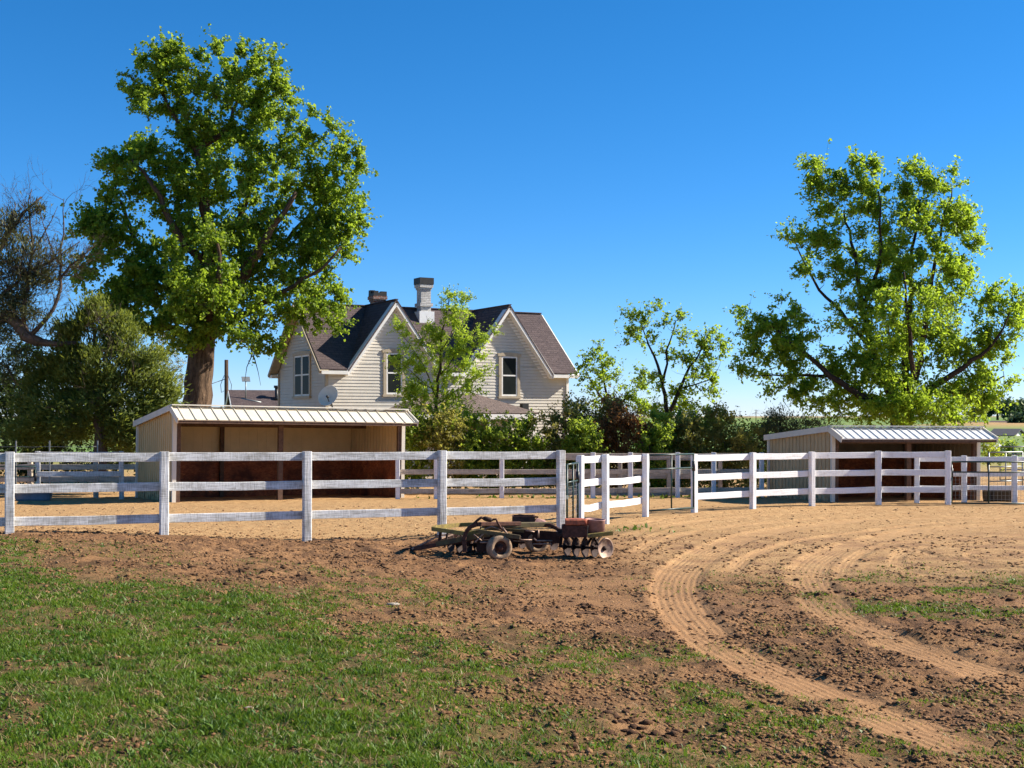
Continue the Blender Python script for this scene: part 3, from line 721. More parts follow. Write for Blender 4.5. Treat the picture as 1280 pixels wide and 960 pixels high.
for (c, h) in GA:
    mb = MB()
    for s in (-1, 1):
        pl = [Vector((c, -.36, z_(ZR) + .02)), Vector((c, yr + .1, z_(ZR) + .02)), Vector((c + s * (h + .03), -.28, z_(ZF) - .02)), Vector((c + s * (h + .06), -.36, z_(ZF) - .06))]
        mb.slab(pl, .05, [(p.y, (z_(ZR) - p.z) * 1.25, 0) for p in pl])
    mb.bar((c, -.36, z_(ZR) + .015), (c, yr, z_(ZR) + .015), .14, .03)
    mb.build('gable_roof', M['shingle'], roof)
    for s in (-1, 1):
        p = Vector((c, -.17, z_(ZR) - .16)); q = Vector((c + s * h * 1.02, -.17, z_(ZF) - .16))
        mb = MB()
        # rake board with soffit: a deep plank following the slope
        d = (q - p).normalized(); nrm = Vector((d.z * s, 0, -d.x * s)); nrm = nrm if nrm.z > 0 else -nrm
        mb.frame((p + q) / 2 + nrm * .02, d, Vector((0, 1, 0)), nrm, (q - p).length / 2, .175, .085)
        mb.frame((p + q) / 2 - nrm * .12, d, Vector((0, 1, 0)), nrm, (q - p).length / 2 - .1, .03, .09) if False else None
        mb.build('rake_board', M['trim'], roof)
        mb = MB(); mb.frame((p + q) / 2 - nrm * .15 + Vector((0, .18, 0)), d, Vector((0, 1, 0)), nrm, (q - p).length / 2 - .12, .018, .10); mb.build('frieze_board', M['trim'], H)
for x, o in ((-OV + .12, -1), (L_ + OV - .12, 1)):
    for s in (-1, 1):
        p = Vector((x, yr, z_(6.71) - .12)); q = Vector((x, yr + s * (yr + OV), z_(3.85) - .12))
        d = (q - p).normalized(); nrm = Vector((1, 0, 0)).cross(d); nrm = nrm if nrm.z > 0 else -nrm
        mb = MB(); mb.frame((p + q) / 2, d, Vector((1, 0, 0)), nrm, (q - p).length / 2, .19, .06); mb.build('rake_board', M['tantrim'] if o < 0 else M['trim'], roof)
edges = [(-OV, GA[0][0] - GA[0][1]), (GA[0][0] + GA[0][1], GA[1][0] - GA[1][1]), (GA[1][0] + GA[1][1], L_ + OV)]
for a, b in edges:
    mb = MB(); mb.box(a + .01, b - .01, -OV - .035, -.03, z_(3.85) - .20, z_(3.85) - .06); mb.build('eave_trim', M['trim'], roof)
mb = MB(); mb.box(-OV, L_ + OV, W_ + .03, W_ + OV + .035, z_(3.85) - .20, z_(3.85) - .06); mb.build('eave_trim', M['trim'], roof)
for x, y in ((0, 0), (L_, 0), (0, W_), (L_, W_)):
    mb = MB(); mb.box(x - .06, x + .06, y - .06, y + .06, 0, z_(3.9)); mb.build('corner_board', M['trim'] if x else M['tantrim'], H)
def window(mid, wd, z0, z1, face, double=False, trimm=None, paned=True):
    # face: 'f' on the front wall, 'l' on the left gable end
    trimm = trimm or M['trim']
    def B(mb, s0, s1, a, b, d0, d1):
        if face == 'f': mb.box(s0, s1, -d1, -d0, a, b)
        else: mb.box(-d1, -d0, s0, s1, a, b)
    mb = MB(); z0, z1 = z_(z0), z_(z1); s0, s1 = mid - wd / 2, mid + wd / 2; c = .13
    B(mb, s0 - c, s0, z0 - .10, z1 + .04, .0, .055); B(mb, s1, s1 + c, z0 - .10, z1 + .04, .0, .055)
    B(mb, s0 - c - .04, s1 + c + .04, z0 - .2, z0 - .10, .0, .10)
    n = 8
    for k in range(n):
        x0 = s0 - c - .05 + (wd + 2 * c + .1) * k / n; x1 = s0 - c - .05 + (wd + 2 * c + .1) * (k + 1) / n
        u = ((k + .5) / n - .5) * 2; hh = .07 * (1 - u * u)
        B(mb, x0, x1, z1 + .04 + hh * .3, z1 + .15 + hh, .0, .07)
    f = mb.build('window', M['tantrim'], H)
    halves = [(s0, mid - .03), (mid + .03, s1)] if double else [(s0, s1)]
    for (a, b) in halves:
        mb = MB(); e = .06; zm = (z0 + z1) / 2
        B(mb, a, a + e, z0 - .1, z1 + .04, .0, .04); B(mb, b - e, b, z0 - .1, z1 + .04, .0, .04)
        B(mb, a + e, b - e, z0 - .1, z0 - .03, .0, .04); B(mb, a + e, b - e, z1 - .03, z1 + .04, .0, .04); B(mb, a + e, b - e, zm - .03, zm + .03, .0, .045)
        mb.build('sash', trimm, f)
        mb = MB(); B(mb, a + e, b - e, z0 - .03, zm - .03, .005, .032); B(mb, a + e, b - e, zm + .03, z1 - .03, .005, .032); mb.build('pane', M['glass'], f)
    return f
window(2.9, .70, 2.98, 4.52, 'f'); window(8.22, .76, 2.95, 4.5, 'f')
window(2.83, 1.85, 2.93, 4.48, 'l', True)
window(5.4, .9, .55, 1.75, 'f')
# porch with hip roof, posts, door
mb = MB(); a0_, a1_ = 2.15, 8.8; yp = -1.6; zf_, zt2 = z_(2.12), z_(2.93)
A = [Vector((a0_, yp, zf_)), Vector((a1_, yp, zf_)), Vector((6.6, -.03, zt2)), Vector((4.35, -.03, zt2))]
mb.slab(A, .05, [(p.x, p.y * 1.2, 0) for p in A])
for tri in ([Vector((a1_, yp, zf_)), Vector((a1_, -.03, zf_)), Vector((6.6, -.03, zt2))], [Vector((a0_, -.03, zf_)), Vector((a0_, yp, zf_)), Vector((4.35, -.03, zt2))]):
    mb.slab(tri, .05, [(p.y, p.x * 1.1, 0) for p in tri])
pr = mb.build('porch_roof', M['shingle2'], H)
mb = MB(); mb.box(a0_ + .02, a1_ - .02, yp + .01, yp + .06, zf_ - .25, zf_ - .045); mb.build('fascia', M['trim'], pr)
for x in (a0_ + .03, a1_ - .08):
    mb = MB(); mb.box(x, x + .05, yp + .065, -.04, zf_ - .25, zf_ - .045); mb.build('fascia', M['trim'], pr)
for x in (2.35, 4.5, 6.5, 8.6):
    mb = MB(); mb.box(x - .06, x + .06, yp + .1, yp + .22, .2, zf_ - .26, .01); mb.build('porch_post', M['trim'], H)
mb = MB(); mb.box(a0_, a1_, yp, -.03, 0, .2); mb.build('porch_floor', M['greywood'], H)
mb = MB(); mb.box(6.3, 7.25, -.07, -.028, .2, 2.3); dr = mb.build('door', M['brownwood'], H)
mb = MB(); mb.tube([(6.4, -.075, 1.2), (6.4, -.12, 1.2)], .03, 8); mb.build('handle', M['wire'], dr)
# chimneys
def chimney(x, y, zb, zt_, wdt, m, capm, broken=False):
    mb = MB(); z0 = z_(zb); z1 = z_(zt_); h = wdt / 2
    mb.box(x - h, x + h, y - h, y + h, z0 - .6, z1 - .45)
    mb.box(x - h - .035, x + h + .035, y - h - .035, y + h + .035, z1 - .45, z1 - .36); mb.box(x - h - .08, x + h + .08, y - h - .08, y + h + .08, z1 - .36, z1 - .22)
    if not broken: mb.box(x - h - .07, x + h + .07, y - h - .07, y + h + .07, z0 + .28, z0 + .42)
    c = mb.build('chimney', m, roof)
    mb = MB()
    if broken:
        r = random.Random(3)
        for k in range(7):
            a = r.uniform(-h - .05, h - .12); b = r.uniform(-h - .05, h - .12); mb.box(x + a, x + a + r.uniform(.12, .3), y + b, y + b + r.uniform(.12, .3), z1 - .22, z1 - .22 + r.uniform(.1, .3))
        mb.box(x - h - .05, x + h + .05, y - h - .05, y + h + .05, z1 - .218, z1 - .1)
    else: mb.box(x - h - .1, x + h + .1, y - h - .1, y + h + .1, z1 - .218, z1 + .06)
    mb.build('chimney_cap', M['dgrey'], c)
    mb = MB(); mb.box(x - h - .12, x + h + .12, y - h - .1, y + h + .1, z0 - .5, z0 + .06); mb.build('flashing', M['dish'], c)
chimney(5.35, 2.45, 6.45, 7.9, .46, M['wbrick'], M['dgrey'])
chimney(3.71, 3.7, 6.3, 7.42, .5, M['rbrick'], M['dgrey'], True)
mb = MB(); mb.box(8.3, 8.6, -1.05, -.8, z_(2.2), z_(2.52)); mb.build('roof_vent', M['dgrey'], pr)

# satellite dish on a mast by the house corner
dp = P(411, 496, 49.6); mx = dp.x + .12; my = 49.85; gzz = sz(mx, my)
t = thing('satellite_dish', 'round grey satellite dish tilted up at the near corner of the farmhouse', 'dish', (mx, my, gzz)); O = tuple(t.location)
mb = MB(O); mb.tube([(mx, my, gzz), (mx, my, dp.z - .5), (mx - .05, my - .05, dp.z - .2), (mx - .08, my - .12, dp.z)], .03, 8); mb.build('mast', M['dgrey'], t)
mb = MB(O); axd = Vector((-.35, -.85, .42)).normalized(); R0 = .42
c0 = Vector((dp.x, my - .12, dp.z)); pf = [(.001, 0)] + [(R0 * k / 6, .11 * (k / 6) ** 2) for k in range(1, 7)] + [(R0 + .012, .118), (R0, .128 - .015)] + [(R0 * k / 6, .11 * (k / 6) ** 2 - .012) for k in range(5, 0, -1)]
mb.lathe(c0, axd, pf, 28); mb.build('reflector', M['dish'], t)
tip = c0 + axd * .42 + Vector((.10, 0, -.15))
mb = MB(O); mb.tube([c0 + Vector((.05, 0, -.33)), tip], .018, 6); mb.tube([tip, tip - axd * .12], .045, 8); mb.build('feed_arm', M['black'], t)

# ------------------------------------------------------------------ small house, pole and antenna behind
t = thing('small_house', 'low dark roofed building behind the big cottonwood and left of the farmhouse', 'house', (PX(298, 74) , 74, -.66), R(20)); q = (t.location)
Ls, Ws, ze, zr_ = 7.0, 3.2, 3.05, 4.2
mb = MB(); mb.box(0, Ls, 0, Ws, 0, ze); mb.add([(0, 0, ze), (0, Ws, ze), (0, Ws / 2, zr_ - .1)], [[0, 2, 1]]); mb.add([(Ls, 0, ze), (Ls, Ws, ze), (Ls, Ws / 2, zr_ - .1)], [[0, 1, 2]]); mb.build('wall', M['tantrim'], t)
mb = MB(); k = (zr_ - ze) / (Ws / 2)
for pl in ([(-.35, -.35, ze - .35 * k), (Ls + .3, -.35, ze - .35 * k), (Ls + .3, Ws / 2, zr_), (-.35, Ws / 2, zr_)], [(-.35, Ws / 2, zr_), (Ls + .3, Ws / 2, zr_), (Ls + .3, Ws + .35, ze - .35 * k), (-.35, Ws + .35, ze - .35 * k)]):
    mb.slab(pl, .08, [(p[0], p[1] * 1.2, 0) for p in pl])
rf = mb.build('roof', M['shingle'], t)
for s in (-1, 1):
    mb = MB(); mb.bar((-.36, Ws / 2, zr_ - .12), (-.36, Ws / 2 + s * (Ws / 2 + .36), ze - .36 * k - .12), .05, .18); mb.build('rake_board', M['trim'], rf)
xv, yv = 2.35, .9
mb = MB(); mb.tube([(xv, yv, ze + .2), (xv, yv, zr_ + .15)], .1, 12); mb.tube([(xv, yv, zr_ + .12), (xv, yv, zr_ + .26)], .16, 12); mb.tube([(xv, yv, ze + .55), (xv, yv, ze + .72)], .2, 12); mb.build('vent_pipe', M['black'], rf)
mb = MB(); mb.tube([(.55, .9, ze + .6), (.55, .9, zr_ + .55)], .035, 6); mb.frame((.55, .85, zr_ + .62), Vector((1, 0, 0)), Vector((0, .7, .7)), Vector((0, -.7, .7)), .24, .2, .015); mb.tube([(.3, .9, ze + .62), (.95, .7, ze + .5), (1.4, .6, ze + .4)], .05, 6); mb.build('roof_panel', M['wire'], rf)
pb = (PX(283, 82), 82); zg = sz(*pb)
t = thing('utility_pole', 'brown wooden utility pole behind the small dark roof', 'utility pole', (pb[0], pb[1], zg)); O = tuple(t.location)
mb = MB(O); mb.tube([(pb[0], pb[1], zg - .5), (pb[0], pb[1], 5.6)], [.15, .12], 10); mb.build('pole', M['pole'], t)
mb = MB(O); mb.tube([(pb[0] + (k - 6) * .0 - .12 - k * 1.0, pb[1] - k * .6, 4.35 - k * .42 + k * k * .008) for k in range(16)], .022, 5)
for s in (-1, 1): mb.tube([(pb[0] + s * .12, pb[1] - .1, 4.6), (pb[0] + s * .35, pb[1] - .1, 4.0), (pb[0] + s * .3, pb[1] - .1, 3.5), (pb[0] + s * .14, pb[1] - .1, 3.6)], .02, 5)
mb.build('wire', M['black'], t)

# ------------------------------------------------------------------ the old disc harrow
DH = 21.6
def hp(u, v, d=0.): return P(u, v, DH + d)
o_ = hp(640, 690); t = thing('disc_harrow', 'rusty old disc harrow with yellow and green frame lying beside the white fence', 'farm implement', (o_.x, o_.y, sz(o_.x, o_.y))); O = tuple(t.location)
def part(name, mat, fn, parent=None):
    mb = MB(O); fn(mb); return mb.build(name, mat, parent or t)
def zg_(u, d=0.):
    x = (u - 640) / F * (DH + d); return sz(x, DH + d)
def tongue(mb):
    mb.bar(hp(503, 688.5, .7), hp(600, 672, .1), .05, .075, .006); mb.bar(hp(505, 689, .8), hp(577, 667, 1.2), .05, .06, .006)
    mb.bar(hp(503, 689, .75), hp(514, 687, .75), .12, .05)
    mb.tube([hp(510, 687, .7), hp(510, 690, .7)], .03, 8)
part('tongue', M['rust'], tongue)
part('drawbar', M['olive'], lambda mb: (mb.bar(hp(545, 680, .15), hp(597, 670, -.05), .02, .085), mb.bar(hp(597, 670, -.05), hp(612, 668, -.05), .02, .07)))
part('brace', M['steel'], lambda mb: (mb.bar(hp(515, 686, .6), hp(550, 669, .5), .025, .03), mb.bar(hp(545, 670, .5), hp(562, 668, .6), .02, .03), mb.bar(hp(548, 674, .5), hp(566, 668, .9), .02, .025)))
lf = [hp(541, 661, .5), hp(582, 667, .1), hp(603, 664, .2), hp(607, 655, 1.2), hp(575, 656, 1.3), hp(545, 659, .8)]
part('gang_frame', M['yellow'], lambda mb: [mb.bar(lf[i], lf[(i + 1) % 6], .05, .07) for i in range(6)])
for a, b, w1 in ((hp(551, 663, .5), hp(549, 680, .5), .05), (hp(560, 664, .6), hp(556, 684, .5), .03), (hp(588, 662, .5), hp(585, 682, .4), .06), (hp(575, 664, .5), hp(583, 684, .3), .035)):
    part('frame_leg', M['rustdark'], lambda mb: mb.bar(a, b, w1, w1))
part('arched_bar', M['rust'], lambda mb: [mb.bar(a, b, .07, .07, .01) for a, b in zip(*[(lambda q: (q[:-1], q[1:]))([hp(581, 690, -.1), hp(580, 674, -.1), hp(582.5, 665, -.1), hp(588, 658.5, -.1), hp(596, 655.5, -.1), hp(606, 655, 0), hp(650, 654.5, .4)])][0])])
part('main_beam', M['olive'], lambda mb: (mb.bar(hp(604, 657, .1), hp(690, 655.5, .7), .1, .09, .01), mb.bar(hp(630, 659, .9), hp(690, 656, 1.0), .1, .05)))
part('side_rail', M['olive'], lambda mb: mb.bar(hp(598, 664, -.2), hp(650, 671.5, -.3), .05, .065))
part('side_rail', M['olive'], lambda mb: mb.bar(hp(600, 660, .5), hp(655, 664, .6), .05, .05))
for a, b, w1, h1 in ((hp(600, 672, .4), hp(640, 676, .5), .1, .16), (hp(640, 668, .9), hp(700, 672, .8), .06, .2), (hp(596, 682, .1), hp(612, 682, .1), .1, .2)):
    part('rear_rail', M['rustdark'], lambda mb: mb.bar(a, b, w1, h1))
lv = [hp(590, 657, -.1), hp(596, 651, -.1), hp(601, 647, -.1), hp(605, 648, -.1)]
part('lever', M['rust'], lambda mb: (mb.tube(lv, .022, 8), mb.tube([hp(614, 650, -.1), hp(620, 649, -.1), hp(622, 653, -.1), hp(626, 660, -.1), hp(634, 666, -.1)], .02, 8)))
part('turnbuckle', M['rustdark'], lambda mb: mb.tube([hp(603, 647.6, -.1), hp(606, 648.2, -.1), hp(613, 650, -.1), hp(616, 650.2, -.1)], [.018, .04, .04, .018], 8))
for q in ([hp(605, 662, -.1), hp(615, 658, -.1), hp(628, 663, -.1)], [hp(592, 668, -.1), hp(602, 676, -.1)], [hp(594, 678, -.2), hp(606, 665, -.1)], [hp(640, 668, -.1), hp(652, 675, -.1), hp(665, 675, -.1)], [hp(667, 673, 0), hp(671, 676, 0), hp(690, 676, .1)], [hp(666, 680, .1), hp(690, 680, .1)], [hp(673, 662, .2), hp(673, 673, .2)], [hp(657, 663, .1), hp(668, 665, .1)], [hp(628, 659, -.2), hp(636, 670, -.2)], [hp(600, 678, -.25), hp(612, 678, -.25)]):
    part('linkage_rod', M['steel'], lambda mb: mb.tube(q, .014, 6))
def wheel(u, v, d, r, ax):
    c = hp(u, v, d); ax = Vector(ax).normalized(); wd = .19
    w_ = part('wheel', M['tyre'], lambda mb: mb.lathe(c, ax, [(r * .62, -wd / 2), (r * .93, -wd / 2), (r, -wd * .36), (r, wd * .36), (r * .95, wd * .46), (r * .80, wd / 2), (r * .60, wd * .47), (r * .56, wd * .36), (r * .56, -wd * .36), (r * .62, -wd / 2)], 28))
    part('rim', M['rust'], lambda mb: mb.lathe(c, ax, [(.001, -.05), (r * .3, -.05), (r * .57, -.07), (r * .57, .05), (r * .42, .03), (r * .30, .02), (r * .28, .05), (r * .2, .07), (r * .1, .09), (.001, .09)], 22), w_)
part_w = wheel(624, 684.5, -.25, .205, (.36, -.93, .02))
wheel(671, 677, .95, .20, (.30, -.95, 0))
part('axle', M['rustdark'], lambda mb: (mb.tube([hp(622, 682, -.1), hp(617, 676, 1.)], .035, 8), mb.tube([hp(671, 677, .9), hp(655, 672, .9), hp(630, 672, .5)], .035, 8)))
def disc(u, v, d, r, ax, m):
    c = hp(u, v, d); ax = Vector(ax).normalized()
    k = part('disc', m, lambda mb: mb.lathe(c, ax, [(.001, -.012)] + [(r * s, .05 * s * s - .012) for s in (.25, .5, .75, .9)] + [(r, .04), (r, .046)] + [(r * s, .05 * s * s - .004) for s in (.9, .75, .5, .25)] + [(.001, -.004)], 26))
    part('hub', M['rustdark'], lambda mb: mb.lathe(c, ax, [(.001, .05), (.025, .045), (.04, .02), (.045, -.03), (.001, -.035)], 10), k)
for u, v, d in ((561, 679, .9), (572, 680, .75), (583, 681, .6), (594, 681, .5), (604, 682, .4)): disc(u, v, d, .165, (.93, -.36, .06), M['rustdark'])
for u, v, d in ((706, 683.5, .35), (717, 684, .25), (728.5, 684.5, .15), (740.5, 684.5, .05)): disc(u, v, d, .175, (.90, -.42, .05), M['steel'] if u > 800 else M['rustdark'])
disc(755, 685.5, -.1, .178, (.62, -.78, .04), M['steel'])
for u, v, d in ((640, 678, 1.5), (652, 677, 1.55), (690, 678, 1.1)): disc(u, v, d, .165, (.85, -.5, 0), M['rustdark'])
for a, b in ((hp(700, 683, .4), hp(757, 685.5, -.1)), (hp(557, 679, .95), hp(610, 682, .35)), (hp(635, 678, 1.5), hp(695, 678, 1.1))):
    part('gang_axle', M['rustdark'], lambda mb: mb.tube([a, b], .022, 8))
for a, b in ((703, 711), (712, 722), (722, 716), (733, 729), (742, 734), (740, 748), (752, 744)):
    part('scraper', M['rustdark'], lambda mb: mb.bar(hp(a, 668, .1), hp(b, 681, .0), .02, .04))
part('gang_beam', M['rustdark'], lambda mb: (mb.bar(hp(698, 668, .4), hp(752, 669, -.05), .12, .05), mb.bar(hp(690, 658, .6), hp(703, 664, .4), .05, .05), mb.bar(hp(703, 664, .4), hp(700, 684, .4), .05, .05)))
part('rear_arch', M['rust'], lambda mb: mb.tube([hp(676, 657, .6), hp(688, 656, .6), hp(696, 660, .5), hp(701, 668, .45), hp(701, 680, .4)], .03, 8))
part('yellow_bar', M['yellow'], lambda mb: mb.bar(hp(735, 670, -.15), hp(766, 666.2, -.15), .07, .07, .008))
def tray(mb, u0, u1, v0, v1, d0, d1):
    a, b = hp(u0, v1, d0), hp(u1, v1, d0); hgt = (v1 - v0) / F * DH; w0 = d1 - d0; X = (b - a)
    e = .025
    mb.bar(a, b, e, .02); y = Vector((0, w0, 0)); zz = Vector((0, 0, hgt))
    for p, q in ((a, b), (a + y, b + y)):
        mb.frame((p + q) / 2 + zz / 2, X.normalized(), Vector((0, 1, 0)), Vector((0, 0, 1)), X.length / 2, .012, hgt / 2)
    for p in (a, b): mb.frame(p + y / 2 + zz / 2, Vector((0, 1, 0)), Vector((1, 0, 0)), Vector((0, 0, 1)), w0 / 2 - .013, .012, hgt / 2)
    mb.frame((a + b) / 2 + y / 2, X.normalized(), Vector((0, 1, 0)), Vector((0, 0, 1)), X.length / 2 - .02, w0 / 2 - .02, .012)
part('weight_tray', M['rust'], lambda mb: (tray(mb, 641, 668, 645, 653, .7, 1.05), mb.bar(hp(648, 643.5, 1.05), hp(673, 646.5, 1.0), .03, .03)))
part('tray_lid', M['pinkp'], lambda mb: mb.slab([hp(668, 653, .7), hp(671, 647.5, .75), hp(681, 650, .85), hp(684, 653.5, .75)], .03))
def redbox(mb):
    p, q = hp(707, 653.5, -.01), hp(731, 653, -.01)
    mb.frame((p + q) / 2 + Vector((0, .16, 0)), Vector((1, 0, 0)), Vector((0, 1, 0)), Vector((0, 0, 1)), (q - p).length / 2, .15, .052, .02)
part('weight_box', M['redp'], redbox)
part('box_body', M['rust'], lambda mb: tray(mb, 704, 734, 657.5, 671, .0, .42))
part('pipe_end', M['redp'], lambda mb: mb.lathe(hp(731.5, 653.5, .1), (.9, -.42, .05), [(.05, -.06), (.062, -.06), (.062, .05), (.05, .05), (.045, .0), (.001, 0)], 16))
part('drum', M['pinkp'], lambda mb: mb.lathe(hp(743, 667, .22), (.05, -.03, 1), [(.001, .01), (.165, .01), (.165, 0), (.172, 0), (.172, .235), (.178, .24), (.172, .25), (.164, .245), (.162, .02), (.001, .02)], 26))
part('strap', M['tyre'], lambda mb: mb.bar(hp(735, 657, -.04), hp(734, 672, -.04), .03, .012, 0, (1, 0, 0)))

# ------------------------------------------------------------------ trees, shrubs
def leafmesh(name, c, nrm, size, asp, tint, rng, updir=None, fold=.25):
    # one folded diamond leaf per centre
    n = len(c)
    nrm = nrm / np.maximum(np.linalg.norm(nrm, axis=1, keepdims=True), 1e-6)
    r = rng.normal(size=(n, 3)) if updir is None else updir + rng.normal(size=(n, 3)) * .35
    a = r - nrm * (r * nrm).sum(1, keepdims=True); a /= np.maximum(np.linalg.norm(a, axis=1, keepdims=True), 1e-6)
    b = np.cross(nrm, a); s = size[:, None]; w_ = s * asp
    v = np.stack([c - a * s * .5, c + b * w_ * .5 + nrm * w_ * fold, c + a * s * .5, c - b * w_ * .5 + nrm * w_ * fold], 1).reshape(-1, 3)
    k = np.arange(n)[:, None] * 4
    f = np.concatenate([k + np.array([[0, 1, 2]]), k + np.array([[0, 2, 3]])])
    return npmesh(name, v, f, {'tint': np.repeat(tint, 4)})
class Skel:
    def __init__(s): s.p = []; s.r = []; s.d = []; s.paths = []
    def limb(s, pts, r0, r1, wob=.0, rng=None, step=.35):
        pts = [Vector(p) for p in pts]; out = [pts[0]]
        sm = smooth_poly([tuple(p) for p in pts], 6) if len(pts) > 2 else np.array([tuple(p) for p in pts])
        L = sum(np.linalg.norm(sm[i + 1] - sm[i]) for i in range(len(sm) - 1)); n = max(3, int(L / step))
        cum = np.concatenate([[0], np.cumsum(np.linalg.norm(np.diff(sm, axis=0), axis=1))])
        q = np.stack([np.interp(np.linspace(0, L, n), cum, sm[:, k]) for k in range(3)], 1)
        if rng is not None and wob: q[1:-1] += rng.normal(size=(n - 2, 3)) * wob
        rr = np.linspace(r0, r1, n); s.paths.append((q, rr))
        for a, b in zip(q, rr): s.p.append(a); s.r.append(b)
        return q
    def mesh(s, mb, nmin=4):
        for q, rr in s.paths:
            k = 12 if rr[0] > .15 else 7 if rr[0] > .05 else nmin
            mb.tube([tuple(a) for a in q], [float(x) for x in rr], k, True)
def grow(sk, C, rng, rfac=.014, maxr=.06, sag=.12):
    # join every clump centre to the nearest wood already grown
    Pn = np.array(sk.p); Rn = np.array(sk.r)
    dist = np.array([np.min(np.linalg.norm(Pn - c, axis=1)) for c in C])
    for i in np.argsort(dist):
        c = C[i]; d = np.linalg.norm(Pn - c, axis=1) + .25 * np.maximum(0, Pn[:, 2] - c[2] + .2)
        j = int(np.argmin(d)); a = Pn[j]; L = np.linalg.norm(c - a)
        if L < .08: continue
        n = max(3, int(L / .3) + 2); tt = np.linspace(0, 1, n)[:, None]
        q = a + (c - a) * tt + np.array([0, 0, -sag * L]) * (tt * (1 - tt)) * 2
        q[1:-1] += rng.normal(size=(n - 2, 3)) * .05 * L ** .5
        r0 = min(maxr, Rn[j] * .7, .008 + rfac * L); rr = np.linspace(r0, .004, n)
        sk.paths.append((q, rr)); Pn = np.concatenate([Pn, q[1:]]); Rn = np.concatenate([Rn, rr[1:]])
def in_blobs(blobs, per, rng, D, shell=.55, mul=1.):
    out = []
    for (u, v, ru, rv, *e) in blobs:
        dd = e[0] if e else 0.; dr = e[1] if len(e) > 1 else (ru + rv) / 2 / F * D
        n = max(1, int(per * ru * rv * mul)); c = np.array(P(u, v, D + dd))
        w_ = rng.normal(size=(n, 3)); w_ /= np.linalg.norm(w_, axis=1, keepdims=True)
        w_ *= (rng.random((n, 1)) ** (1 / (3 + 2 * shell)))
        out.append(c + w_ * np.array([ru / F * D, dr, rv / F * D]))
    return np.concatenate(out)
def tree(name, label, D, limbs, blobs, per, nleaf, sig, size, asp, lm, bm, seed, cat='tree', shell=.6, wob=.03, group=None, style='leaf', flat=.75, grow_=True, minz=None, maxr=.06, trunkname='trunk', fray=0, bs=1., dsq=1., tw=6):
    rng = np.random.default_rng(seed); sk = Skel()
    for pts, r0, r1 in limbs: sk.limb([P(u, v, D + (e[0] if e else 0)) for (u, v, *e) in pts], r0, r1, wob, rng)
    b0 = Vector(sk.paths[0][0][0]); t = thing(name, label, cat, tuple(b0), 0, group); O = np.array(b0)
    blobs = [(b[0], b[1], b[2] * bs, b[3] * bs, *((b[4],) if len(b) > 4 else (0,)), (b[5] if len(b) > 5 else (b[2] + b[3]) / 2 / F * D * dsq)) for b in blobs]
    if fray:
        ex_ = []
        for (u, v, ru, rv, *e) in blobs:
            for _ in range(fray):
                a = rng.random() * 6.283; k = .85 + .3 * rng.random(); q = .16 + .16 * rng.random()
                ex_.append((u + math.cos(a) * ru * k, v + math.sin(a) * rv * k, max(ru * q, 4), max(rv * q, 4), (e[0] if e else 0) + rng.normal() * .4 * ru / F * D, .5 * (ru + rv) / F * D * q * 1.5))
        C = np.concatenate([in_blobs(blobs, per, rng, D, shell), in_blobs(ex_, per * 2.2, rng, D, 0)])
    else: C = in_blobs(blobs, per, rng, D, shell)
    if minz is not None: C = C[C[:, 2] > minz]
    if grow_: grow(sk, C, rng, maxr=maxr)
    mb = MB(tuple(b0)); sk.mesh(mb)
    cen = np.average(C, axis=0); m = len(C)
    k = np.repeat(np.arange(m), np.maximum(3, (nleaf * (.45 + 1.1 * rng.random(m))).astype(int))); n = len(k)
    if style == 'leaf':
        cen0 = np.average(C, axis=0); od = C - cen0; od /= np.maximum(np.linalg.norm(od, axis=1, keepdims=True), 1e-6)
        dT = rng.normal(size=(m, tw, 3)) * .75 + od[:, None] * .7 + np.array([0, 0, .45]); dT /= np.linalg.norm(dT, axis=2, keepdims=True)
        lT = sig * 2.3 * (.45 + .9 * rng.random((m, tw))) * (.7 + .6 * rng.random((m, 1)))
        bend = rng.normal(size=(m, tw, 3)) * .22 + np.array([0, 0, -.10])
        # twig wood: thin three sided spikes in two joints
        p0 = np.repeat(C[:, None], tw, 1); p1 = p0 + dT * lT[..., None] * .55; p2 = p0 + (dT + bend) * lT[..., None]
        ref = np.cross(dT, np.array([.31, .52, .79])); ref /= np.maximum(np.linalg.norm(ref, axis=2, keepdims=True), 1e-6); r2 = np.cross(dT, ref)
        tv = []
        for pp, rr in ((p0, .011), (p1, .007)):
            for a in (0, 2.094, 4.189): tv.append(pp + (ref * math.cos(a) + r2 * math.sin(a)) * rr * min(1., sig * 4) * (.45 if sig < .2 else 1.))
        tv.append(p2); tv = np.stack(tv, 2).reshape(-1, 7, 3)
        fs_ = [[0, 1, 4, 3], [1, 2, 5, 4], [2, 0, 3, 5], [3, 4, 6], [4, 5, 6], [5, 3, 6]]
        for q in tv[rng.permutation(len(tv))[:int(2600 if sig > .19 else .45 * len(tv))]]: mb.add([tuple(a) for a in q], fs_, None, False)
        jt = rng.integers(0, tw, n); st_ = (.12 + .92 * rng.random(n)) ** .8
        base_ = C[k] + dT[k, jt] * (lT[k, jt] * st_)[:, None] + bend[k, jt] * (lT[k, jt] * st_ ** 2)[:, None]
    mb.build(trunkname, bm, t)
    off = rng.normal(size=(n, 3)) * sig * (.6 + .8 * rng.random(m))[k][:, None] * np.array([1, 1, flat]); c = C[k] + off
    if style == 'leaf': c = base_ + rng.normal(size=(n, 3)) * size * .42
    outd = (C - cen); outd /= np.maximum(np.linalg.norm(outd, axis=1, keepdims=True), 1e-6)
    ctint = rng.random(m)
    tint = np.clip(.5 * ctint[k] + .5 * rng.random(n) + .0, 0, 1)
    s = size * (.55 + .8 * rng.random(n))
